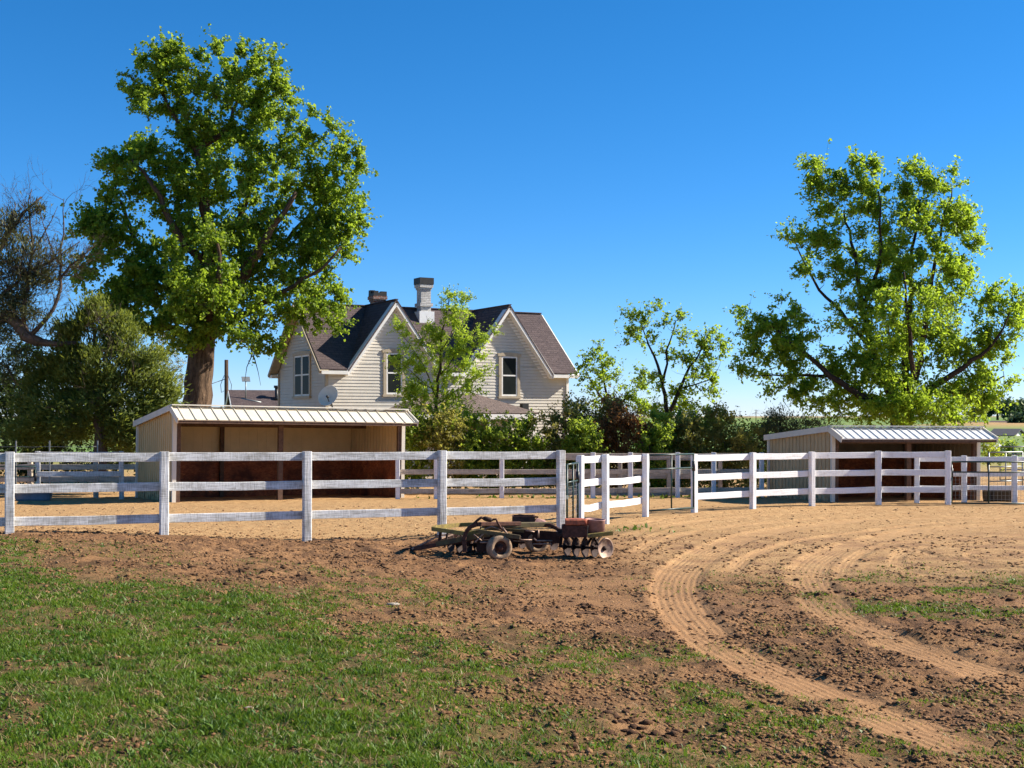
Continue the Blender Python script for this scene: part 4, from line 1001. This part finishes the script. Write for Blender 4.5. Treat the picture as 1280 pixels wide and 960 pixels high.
    if style == 'leaf':
        nr = rng.normal(size=(n, 3)) + np.array([.15, -.1, .45]) + .5 * outd[k]; up = None
        me = leafmesh('crown', c - O, nr, s, asp, tint, rng, up)
    elif style == 'spray':                     # juniper: narrow upright tufts
        up = np.array([0, 0, .55]) + .7 * outd[k] + .5 * off / max(sig, .01) * .4
        nr = rng.normal(size=(n, 3)); me = leafmesh('crown', c - O, nr, s, asp, tint, rng, up, .1)
    link('crown', me, lm, t); return t, rng
M['l_cot'] = leafmat('cottonwood_leaf', (0.05, 0.12, 0.014), (0.175, 0.24, 0.022), 0.5, (0.46, 0.62, 0.045))
M['l_box'] = leafmat('light_green_leaf', (0.07, 0.155, 0.014), (0.2, 0.29, 0.024), 0.52, (0.52, 0.7, 0.05))
M['l_elm'] = leafmat('spring_elm_leaf', (0.15, 0.25, 0.018), (0.28, 0.37, 0.03), 0.5, (0.62, 0.78, 0.07))
M['l_jun'] = leafmat('juniper_spray', (0.06, 0.095, 0.02), (0.17, 0.2, 0.034), 0.42, (0.33, 0.38, 0.05))
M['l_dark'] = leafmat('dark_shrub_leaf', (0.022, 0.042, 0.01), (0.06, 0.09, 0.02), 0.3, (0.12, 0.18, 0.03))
M['l_hedge'] = leafmat('hedge_leaf', (0.09, 0.16, 0.018), (0.22, 0.28, 0.03), 0.5, (0.5, 0.64, 0.06))
M['l_olive'] = leafmat('olive_shrub_leaf', (0.15, 0.15, 0.035), (0.28, 0.25, 0.06), 0.48, (0.5, 0.47, 0.09))
M['l_red'] = leafmat('reddish_shrub_leaf', (0.16, 0.075, 0.03), (0.28, 0.15, 0.05), 0.45, (0.48, 0.22, 0.07))
M['l_pale'] = leafmat('pale_olive_leaf', (.18, .19, .09), (.33, .32, .16), .35, (.36, .36, .15))
M['l_spruce'] = leafmat('thin_spruce_needle', (0.04, 0.055, 0.022), (0.12, 0.125, 0.04), 0.28, (0.2, 0.2, 0.06))
M['l_far'] = leafmat('far_tree_leaf', (.030, .062, .030), (.070, .115, .045), .3, (.09, .15, .05))
M['l_yuc'] = leafmat('bright_shrub_leaf', (0.14, 0.2, 0.02), (0.29, 0.34, 0.035), 0.5, (0.58, 0.66, 0.07))

# the big cottonwood
tree('cottonwood_tree', 'tallest tree, a broad cottonwood with thick furrowed trunk behind the left shed', 48.5,
     [([(244, 570), (245, 510), (250, 455), (254, 415)], .60, .46), ([(254, 418), (252, 380), (262, 330), (255, 250, .5), (247, 185)], .42, .12), ([(247, 190), (235, 170), (222, 150), (205, 120)], .13, .04), ([(247, 190), (265, 175), (285, 160), (300, 110)], .14, .04),
      ([(256, 425), (275, 385), (300, 350), (325, 310, -1), (370, 240, -1.5)], .32, .07), ([(254, 430), (290, 405, -.5), (340, 372, -1), (395, 340, -1.5), (425, 310, -1.5)], .15, .04), ([(300, 350), (340, 320, 1), (400, 250, 1.5)], .16, .04),
      ([(250, 430), (215, 408, -.6), (170, 412, -1), (140, 395, -1.2)], .16, .04), ([(250, 400), (215, 360, .5), (175, 310, .6), (150, 250, .5)], .22, .05), ([(257, 330), (220, 290, -1), (190, 230, -1.4), (165, 200, -1)], .17, .04),
      ([(262, 330), (300, 270, 1.4), (330, 190, 1.4)], .18, .05), ([(254, 410), (262, 395, -1.6), (275, 350, -2.6), (270, 290, -3)], .18, .05), ([(255, 420), (245, 370, 1.5), (215, 330, 2.6)], .15, .05),
      ([(300, 400, -1), (315, 425, -1.1), (310, 455, -1.1), (306, 476, -1.1)], .05, .008), ([(312, 432, -1.1), (322, 460, -1.1), (326, 482, -1.1)], .03, .006)],
     [(262, 92, 62, 46), (212, 108, 40, 40), (318, 95, 36, 36), (180, 108, 22, 26, 0, .6), (340, 128, 22, 24), (270, 150, 70, 40), (255, 205, 85, 40), (300, 250, 105, 70), (385, 185, 42, 38), (418, 215, 34, 38), (432, 262, 22, 40), (405, 300, 36, 45),
      (180, 222, 46, 34), (148, 215, 16, 16, 0, .5), (195, 280, 68, 52), (138, 285, 34, 26), (120, 275, 14, 16, 0, .4), (150, 335, 46, 44), (200, 370, 62, 42), (150, 375, 30, 24), (285, 330, 90, 55), (360, 335, 60, 36), (400, 350, 32, 26), (412, 385, 18, 20, -1, .8), (388, 378, 22, 28, -1.4, 1),
      (300, 390, 60, 28, -1.5, 1.2), (282, 412, 30, 18, -1.2, .8), (325, 420, 28, 20, -1, .8), (230, 400, 32, 26, -1.6, .9), (250, 340, 40, 50, -2.6, 1), (190, 408, 40, 14, -1, 1)],
     .0115, 150, .25, .13, .85, M['l_cot'], M['bark'], 41, fray=4, dsq=.78, tw=7)
# right tree
tree('boxelder_tree', 'large many stemmed light green tree behind the right hand shed', 47.,
     [([(1127, 560), (1125, 528), (1122, 508)], .42, .36), ([(1122, 512), (1108, 480), (1092, 440), (1080, 395), (1070, 330), (1055, 265)], .17, .03), ([(1092, 440), (1055, 395, .5), (1020, 355, .5), (995, 305, .5)], .10, .02), ([(1080, 385), (1100, 320, -.6), (1098, 240, -.6)], .09, .02),
      ([(1126, 515), (1132, 450, .5), (1138, 380, .5), (1140, 320), (1150, 250)], .16, .03), ([(1130, 510), (1150, 450, -.6), (1160, 380, -.8), (1175, 300, -.5), (1190, 235)], .14, .02),
      ([(1128, 516), (1160, 488, -.5), (1200, 462, -.8), (1245, 425, -.8), (1262, 390, -.8)], .16, .02), ([(1160, 488), (1210, 490, 0), (1255, 470, 0)], .09, .02), ([(1121, 518), (1085, 500, -.6), (1040, 470, -.8), (990, 430, -.6), (955, 400, -.4)], .17, .03), ([(1040, 470), (990, 470, 0), (950, 470, 0)], .07, .02), ([(1124, 515), (1115, 470, 1.6), (1110, 400, 2.2)], .14, .03), ([(1124, 515), (1140, 470, -1.8), (1135, 400, -2.4), (1130, 340, -2.2)], .14, .03)],
     [(1035, 235, 26, 28), (1075, 240, 38, 34), (1060, 280, 44, 30), (1082, 220, 14, 14), (1018, 222, 16, 12, 0, .5), (1140, 230, 14, 20), (1145, 255, 28, 36), (1180, 240, 18, 26), (1172, 285, 36, 32), (1205, 300, 16, 22), (1000, 305, 26, 15), (1030, 330, 26, 26), (1090, 330, 46, 40), (1150, 345, 52, 48), (1195, 350, 16, 22),
      (1075, 390, 40, 26), (1165, 410, 46, 40), (1110, 430, 46, 34), (945, 402, 20, 14), (975, 395, 18, 18), (1000, 410, 20, 20), (965, 425, 30, 18), (1010, 445, 42, 24), (945, 455, 18, 16), (985, 478, 38, 20), (1050, 490, 44, 28), (1110, 495, 48, 26), (1075, 455, 34, 20), (1180, 470, 44, 28), (1235, 410, 34, 24), (1245, 378, 20, 18), (1264, 392, 12, 20, 0, .6), (1225, 445, 38, 24), (1190, 505, 46, 20), (1240, 480, 20, 16), (1150, 505, 40, 18, -1.5, 1), (1130, 400, 40, 40, -2.2, 1), (1095, 508, 36, 14, -1.5, 1), (1128, 512, 26, 14, -2, .8), (1165, 512, 36, 12, -1.5, 1), (1115, 455, 30, 30, -2, .8), (1145, 300, 20, 30, -1, .8)],
     .0128, 142, .235, .15, .5, M['l_box'], M['bark2'], 42, shell=.3, maxr=.03, fray=4, bs=.96, tw=7)
# two smaller trees right of the house
tree('young_boxelder', 'small forked light green tree standing clear in the gap right of the farmhouse', 50.,
     [([(833, 560), (833, 530), (835, 515)], .16, .13), ([(834, 520), (828, 480), (818, 445), (803, 410)], .10, .02), ([(828, 480), (836, 430), (845, 400)], .06, .015), ([(835, 518), (852, 480), (868, 450), (885, 425)], .09, .02), ([(852, 485), (880, 478), (897, 462)], .05, .015)],
     [(793, 402, 18, 12), (815, 400, 18, 14), (805, 425, 24, 12), (822, 388, 8, 8, 0, .3), (847, 400, 9, 12), (850, 420, 10, 14), (880, 425, 16, 15), (893, 440, 14, 14), (870, 440, 14, 12), (842, 448, 18, 16), (865, 465, 22, 12), (892, 466, 14, 12), (808, 468, 14, 8), (825, 470, 12, 10), (885, 490, 16, 10), (855, 488, 20, 12), (855, 510, 28, 12), (815, 512, 16, 12)],
     .034, 55, .20, .13, .6, M['l_box'], M['bark2'], 43, shell=.3)
tree('young_boxelder', 'lower bushy light green tree touching the right end of the farmhouse roof', 51.,
     [([(768, 560), (766, 530), (762, 505)], .11, .08), ([(762, 508), (756, 480), (750, 445)], .06, .015), ([(764, 515), (780, 500), (795, 490)], .06, .015), ([(762, 510), (742, 480), (730, 460)], .05, .012)],
     [(751, 442, 7, 10, 0, .3), (742, 455, 10, 9), (758, 462, 16, 12), (730, 462, 9, 8), (745, 480, 22, 14), (770, 478, 12, 10), (795, 485, 12, 10), (790, 503, 18, 14), (760, 505, 22, 14), (805, 515, 12, 12)],
     .034, 60, .20, .13, .6, M['l_box'], M['bark2'], 44, shell=.3)
# young elm before the house
tree('young_elm', 'slender spring green elm sapling in front of the farmhouse', 44.5,
     [([(545, 585), (545, 545), (547, 490), (551, 440), (556, 400), (562, 362)], .085, .012), ([(546, 500), (530, 460), (508, 425), (490, 408)], .03, .006), ([(547, 490), (520, 470, -.4), (498, 452, -.4)], .025, .006), ([(548, 470), (575, 440), (605, 420)], .03, .006), ([(547, 505), (575, 485, .3), (605, 472, .3)], .03, .006), ([(551, 440), (570, 405), (580, 372)], .025, .006), ([(551, 445), (540, 415), (533, 395)], .02, .006), ([(546, 520), (520, 500), (500, 490)], .025, .006), ([(546, 520), (580, 505), (598, 498)], .025, .006), ([(546, 530), (565, 515), (590, 520)], .02, .006), ([(546, 530), (525, 520), (508, 512)], .02, .006)],
     [(556, 374, 8, 14, 0, .3), (577, 380, 9, 16, 0, .3), (566, 400, 20, 18), (540, 415, 14, 14), (560, 428, 26, 16), (594, 424, 14, 12), (612, 420, 7, 6, 0, .3), (505, 418, 10, 8), (492, 408, 6, 5, 0, .3), (518, 436, 14, 10), (585, 445, 24, 14), (548, 455, 26, 16), (515, 462, 22, 10), (500, 450, 10, 8), (575, 470, 28, 12), (600, 470, 12, 8), (535, 485, 34, 14), (575, 492, 30, 10), (510, 490, 14, 8), (550, 510, 36, 14), (515, 512, 16, 10), (585, 515, 18, 10), (548, 532, 40, 12)],
     .052, 92, .15, .085, .55, M['l_elm'], M['bark2'], 45, shell=.2, maxr=.02)
def twigs(parent, limbs, D, seed, n, l0, mat, name='bare_twig', r=.011, dep=2):
    # bare forked twigs, one mesh for the whole thicket of them
    rg = np.random.default_rng(seed); O = np.array(parent.location); mb = MB(tuple(parent.location))
    def go(p, d, L, r, k):
        q = [p]; m = 4
        for i in range(m):
            d = d + rg.normal(size=3) * .22; d /= np.linalg.norm(d); q.append(q[-1] + d * L / m)
        mb.tube([tuple(a) for a in q], [r * (1 - .8 * i / m) for i in range(m + 1)], 3, False)
        if k:
            for j in range(3):
                a = q[rg.integers(1, m + 1)]; e = d + rg.normal(size=3) * .65; e[2] += .12; go(a, e / np.linalg.norm(e), L * .58, r * .6, k - 1)
    for pts in limbs:
        A = [np.array(P(u, v, D)) for u, v in pts]
        for i in range(n):
            s = rg.random() * (len(A) - 1); k = min(int(s), len(A) - 2); p = A[k] + (A[k + 1] - A[k]) * (s - k)
            d = rg.normal(size=3) + np.array([.45, 0, .55]) + .6 * (A[k + 1] - A[k]) / np.linalg.norm(A[k + 1] - A[k]); go(p, d / np.linalg.norm(d), l0 * (.5 + rg.random()), r, dep)
    ob = mb.build(name, mat, parent); tag(ob, kind='stuff')
# juniper and the dead topped spruce on the left
_jt, _ = tree('juniper_tree', 'dense yellow green juniper left of the cottonwood trunk', 41.3,
     [([(125, 600), (125, 560), (122, 480), (118, 410)], .22, .05), ([(124, 530), (160, 490), (195, 470)], .09, .03), ([(124, 520), (90, 470), (72, 440)], .09, .03), ([(124, 500), (150, 450), (165, 425)], .07, .02)],
     [(112, 398, 14, 14, 0, .5), (100, 425, 30, 24), (140, 420, 26, 22), (165, 440, 26, 22), (75, 440, 18, 18), (125, 460, 50, 28), (180, 470, 24, 24), (195, 495, 20, 20), (90, 480, 36, 24), (150, 500, 48, 26), (75, 515, 40, 24, -.6), (120, 535, 50, 24), (185, 525, 26, 24), (170, 548, 30, 18), (60, 535, 30, 16), (48, 462, 20, 16, .3), (82, 412, 12, 14, 0, .6), (40, 500, 26, 22, .2), (28, 535, 28, 22, .2), (208, 485, 12, 18, 0, .6), (213, 515, 12, 18, 0, .6), (118, 384, 7, 10, 0, .3), (150, 405, 12, 12, 0, .5), (190, 450, 14, 14, 0, .6)],
     .030, 150, .20, .17, .26, M['l_jun'], M['bark3'], 46, style='spray', shell=.3, fray=5, bs=.80)
twigs(_jt, [[(60, 520), (110, 505), (160, 520)], [(90, 470), (130, 450), (185, 470)], [(100, 410), (120, 400), (150, 420)]], 40.6, 77, 14, .6, M['bark3'])
t, rng = tree('dead_topped_spruce', 'half bare spruce with grey dead branches at the far left edge', 41.,
     [([(-32, 620), (-30, 540), (-28, 430), (-22, 330), (-15, 250)], .38, .10), ([(-29, 425), (0, 397), (22, 405), (38, 422), (50, 428)], .26, .17), ([(36, 422), (60, 398), (74, 368), (75, 330), (78, 285), (80, 248)], .075, .010), ([(74, 350), (90, 330), (108, 318), (120, 305)], .045, .01), ([(75, 330), (60, 300), (50, 262)], .035, .008), ([(72, 345), (95, 345), (110, 352)], .03, .008),
      ([(50, 428), (75, 432), (95, 428)], .14, .05), ([(30, 410), (32, 370), (40, 320), (38, 265), (40, 236)], .09, .01), ([(-24, 350), (5, 300), (30, 265), (52, 246)], .10, .03), ([(-26, 400), (20, 350), (60, 330), (100, 302)], .08, .015), ([(38, 325), (58, 285), (72, 258)], .03, .008), ([(-20, 320), (10, 290), (20, 255)], .06, .01), ([(-29, 440), (5, 455), (20, 480)], .06, .02), ([(-20, 330), (20, 325), (50, 310)], .06, .015)],
     [(8, 280, 20, 14, 0, .6), (38, 258, 12, 8, 0, .3), (22, 305, 26, 12, 0, .8), (10, 335, 26, 16), (55, 322, 20, 7, 0, .6), (45, 345, 24, 12), (15, 370, 26, 18), (58, 350, 12, 9), (88, 318, 10, 5, 0, .4), (30, 390, 24, 10), (5, 420, 20, 12), (30, 440, 18, 10), (5, 460, 18, 14)],
     .055, 78, .22, .15, .24, M['l_spruce'], M['bark3'], 47, style='spray', shell=.1)
twigs(t, [[(36, 422), (60, 398), (74, 368), (75, 330), (78, 285), (80, 248)], [(30, 410), (32, 370), (40, 320), (38, 250)], [(74, 350), (90, 330), (112, 318)], [(-10, 400), (20, 350), (60, 330)], [(-10, 320), (10, 290), (20, 255)], [(0, 397), (22, 405), (50, 425)], [(-10, 300), (20, 285), (40, 262)], [(0, 350), (30, 340), (62, 322)]], 41., 5, 34, .75, M['bark3'])
# dark understorey left, pale olive tree behind
for i, (nm, lb, D, base, bl, m, per, nl, sg, szz, asp, sd) in enumerate([
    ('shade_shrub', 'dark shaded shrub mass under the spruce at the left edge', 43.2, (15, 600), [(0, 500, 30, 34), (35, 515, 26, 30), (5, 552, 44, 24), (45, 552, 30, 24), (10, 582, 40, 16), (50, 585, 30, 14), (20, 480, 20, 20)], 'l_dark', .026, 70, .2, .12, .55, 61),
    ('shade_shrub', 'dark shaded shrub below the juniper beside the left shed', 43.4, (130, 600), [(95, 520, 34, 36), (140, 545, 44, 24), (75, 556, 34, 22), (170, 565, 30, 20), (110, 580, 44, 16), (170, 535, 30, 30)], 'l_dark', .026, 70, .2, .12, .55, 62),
    ('russian_olive', 'pale silvery olive tree showing behind the juniper and cottonwood trunk', 56., (205, 600), [(200, 430, 18, 14), (212, 450, 16, 16), (195, 465, 22, 18), (215, 480, 18, 18), (200, 500, 20, 20), (222, 440, 8, 12, 0, .4), (210, 520, 20, 16)], 'l_pale', .03, 45, .22, .13, .3, 63),
    ('broad_shrub', 'green broadleaf bush behind the left end of the juniper', 47.5, (40, 600), [(30, 455, 24, 18), (60, 470, 24, 18), (20, 490, 30, 18)], 'l_hedge', .03, 60, .2, .14, .6, 64)]):
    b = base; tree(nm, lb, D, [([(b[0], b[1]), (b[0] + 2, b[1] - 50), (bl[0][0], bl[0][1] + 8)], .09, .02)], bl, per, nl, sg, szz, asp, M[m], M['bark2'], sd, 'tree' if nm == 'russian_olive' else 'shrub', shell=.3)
# hedge of shrubs behind the paddock
HS = [('l_hedge', 520, 540, 24, 26, 43.6, 'green leafy shrub at the right end of the tan shed'), ('l_olive', 556, 545, 22, 20, 43.4, 'olive shrub at the foot of the elm sapling'), ('l_hedge', 592, 553, 26, 22, 43.8, 'dense green shrub below the left end of the porch roof'),
      ('l_yuc', 625, 550, 20, 20, 44.2, 'bright green shrub under the middle of the porch roof'), ('l_hedge', 655, 554, 24, 20, 43.6, 'green shrub behind the big corner post'), ('l_olive', 690, 550, 26, 24, 44.0, 'brownish olive shrub at the right corner of the farmhouse'),
      ('l_hedge', 722, 552, 22, 18, 43.4, 'low green shrub just right of the farmhouse corner'), ('l_olive', 738, 535, 26, 26, 45.0, 'dry olive shrub with twigs below the roof end'), ('l_red', 772, 534, 24, 24, 44.4, 'tall purplish red leaved shrub in the hedge'), ('l_red', 800, 543, 20, 20, 44.0, 'second reddish brown shrub nearer the forked tree'),
      ('l_hedge', 815, 552, 18, 16, 43.4, 'green shrub below the red ones behind the middle gate'), ('l_hedge', 838, 546, 24, 22, 44.4, 'dark green shrub at the foot of the forked tree'), ('l_olive', 866, 545, 24, 24, 44.0, 'olive brown shrub right of the forked tree trunk'), ('l_yuc', 885, 540, 24, 22, 45.0, 'yellow green shrub left of the far field gap'),
      ('l_olive', 915, 548, 24, 20, 44.2, 'thin olive shrub before the open green field'), ('l_yuc', 945, 550, 18, 18, 46., 'pale yellow green shrub beside the dark juniper bush')]
for i, (m, u, v, ru, rv, D, lb) in enumerate(HS):
    r = random.Random(i)
    bl = [(u, v + 3, ru * .7, rv * .7)] + [(u + r.uniform(-1., 1.) * ru, v + r.uniform(-1.05, .5) * rv, ru * r.uniform(.22, .45), rv * r.uniform(.22, .45), r.uniform(-.4, .4), .4) for _ in range(8)] + [(u, v + 20, ru * .9, 12), (u + r.uniform(-6, 6), 574, ru * .95, 14), (u + r.uniform(-10, 10), 596, ru, 14)]
    lim = [([(u + k, 588), (u + k * 1.5, v + 15), (u + k * 3.5, v - rv * .5)], .03, .008) for k in (-5, -1, 3, 6)]
    o, _ = tree('hedge_shrub', lb, D, lim, bl, .055, 84, .18, .11, .6, M[m], M['bark3'], 70 + i, 'shrub', shell=.35, group='shrubs in the hedge behind the paddock', maxr=.02, trunkname='stem')
    if i in (5, 7, 8, 14): twigs(o, [[(u - ru * .5, v), (u, v - rv * .4), (u + ru * .7, v - rv * .2)]], D, 30 + i, 7, .75, M['bark3'], r=.008)
tree('dark_juniper', 'round dark green juniper bush left of the right hand shed', 45., [([(972, 590), (973, 560), (975, 520)], .12, .03)], [(975, 524, 22, 14), (965, 538, 22, 16), (990, 538, 24, 18), (975, 555, 34, 18), (1010, 535, 22, 14), (1030, 530, 16, 10)], .04, 80, .17, .12, .25, M['l_spruce'], M['bark2'], 90, 'shrub', style='spray')
tree('willow_bush', 'green bush beyond the corral at the right edge', 80., [([(1264, 590), (1265, 578), (1266, 570)], .12, .05)], [(1266, 567, 18, 8), (1282, 563, 14, 9), (1250, 570, 8, 5), (1296, 562, 16, 12)], .05, 60, .35, .24, .55, M['l_hedge'], M['bark2'], 91, 'shrub')
tree('willow_bush', 'small bright green bush showing past the right shed corner', 50., [([(1236, 590), (1236, 570), (1236, 560)], .05, .02)], [(1236, 560, 9, 9), (1243, 568, 8, 8)], .2, 36, .16, .1, .55, M['l_yuc'], M['bark2'], 92, 'shrub')
# far trees on the right, far houses
for i, (u, v, r, D, lb) in enumerate([(1232, 511, 10, 430, 'left of the far round trees on the horizon at right'), (1247, 508, 11, 440, 'tallest far round tree on the horizon at right'), (1262, 512, 10, 425, 'far round tree third along the horizon at right'), (1276, 510, 11, 430, 'far round tree at the very right edge of the horizon'), (1214, 519, 6, 440, 'small far tree seen through the large tree twigs'), (1275, 527, 8, 300, 'nearer dark tree below the far round trees')]):
    tree('far_tree', lb, D, [([(u, v + r + 6), (u, v + r * .6), (u, v)], .45, .15)], [(u, v, r, r * .8), (u - r * .5, v + r * .3, r * .6, r * .5), (u + r * .5, v + r * .2, r * .6, r * .6)], .12, 40, .9, 1.0, .8, M['l_far'], M['bark2'], 120 + i, group='far trees on the horizon')
def farhouse(label, u, D, vb, vt, wpx, dep, rz, wallm, roofm, cat='house'):
    s = D / F; w_ = wpx * s; h = (vb - vt) * s; x = PX(u, D); z0 = zt(vb, D)
    t = thing('far_house', label, cat, (x, D, z0 - .3), rz); e = h * .52 + .3; hh = h + .3
    mb = MB(); mb.box(-w_ / 2, w_ / 2, 0, dep, -1.5, e)
    for xx, f in ((-w_ / 2, [[0, 2, 1]]), (w_ / 2, [[0, 1, 2]])): mb.add([(xx, 0, e), (xx, dep, e), (xx, dep / 2, hh - .1)], f)
    mb.build('wall', wallm, t)
    mb = MB(); k = (hh - e) / (dep / 2)
    for pl in ([(-w_ / 2 - .4, -.4, e - .4 * k), (w_ / 2 + .4, -.4, e - .4 * k), (w_ / 2 + .4, dep / 2, hh), (-w_ / 2 - .4, dep / 2, hh)], [(-w_ / 2 - .4, dep / 2, hh), (w_ / 2 + .4, dep / 2, hh), (w_ / 2 + .4, dep + .4, e - .4 * k), (-w_ / 2 - .4, dep + .4, e - .4 * k)]): mb.slab(pl, .15)
    mb.build('roof', roofm, t)
    for q in (-.28, .05, .3):
        mb = MB(); mb.box(w_ * q, w_ * q + w_ * .09, -.06, -.01, e * .42, e * .8); mb.build('window', M['glass'], t)
    return t
farhouse('white far house with dark blue roof beyond the right shed', 1252, 170, 551, 536, 26, 6, R(-35), M['whitewall'], M['roofdark'])
farhouse('white gabled end of a far brown roofed barn on the hill', 1248, 330, 532, 526, 26, 7, R(-40), M['whitewall'], M['roofred'], 'barn')
farhouse('long dark low barn beneath the far horizon trees', 1212, 400, 533, 524, 30, 9, R(14), M['roofred'], M['roofdark'], 'barn')
farhouse('low white outbuilding behind the right shed corner', 1241, 88, 565, 555, 11, 3, R(-20), M['whitewall'], M['whitewall'], 'outbuilding')
for u, D, h, lb in ((902, 620, 8.2, 'thin far pole on the horizon left of the dark juniper bush'), (925, 640, 7.6, 'second thin far pole on the horizon beside the dark juniper bush'), (945, 600, 8.4, 'third thin far pole nearest the large right tree')):
    mb = MB((PX(u, D), D, 0)); mb.tube([(PX(u, D), D, -1), (PX(u, D), D, h * .6)], [.2, .14], 8); mb.bar((PX(u, D) - .9, D, h * .56), (PX(u, D) + .9, D, h * .56), .14, .14)
    o = mb.build('far_pole', M['pole']); o.location = (PX(u, D), D, 0); tag(o, lb, 'utility pole', 'far poles along the horizon')
bpy.context.view_layer.update()
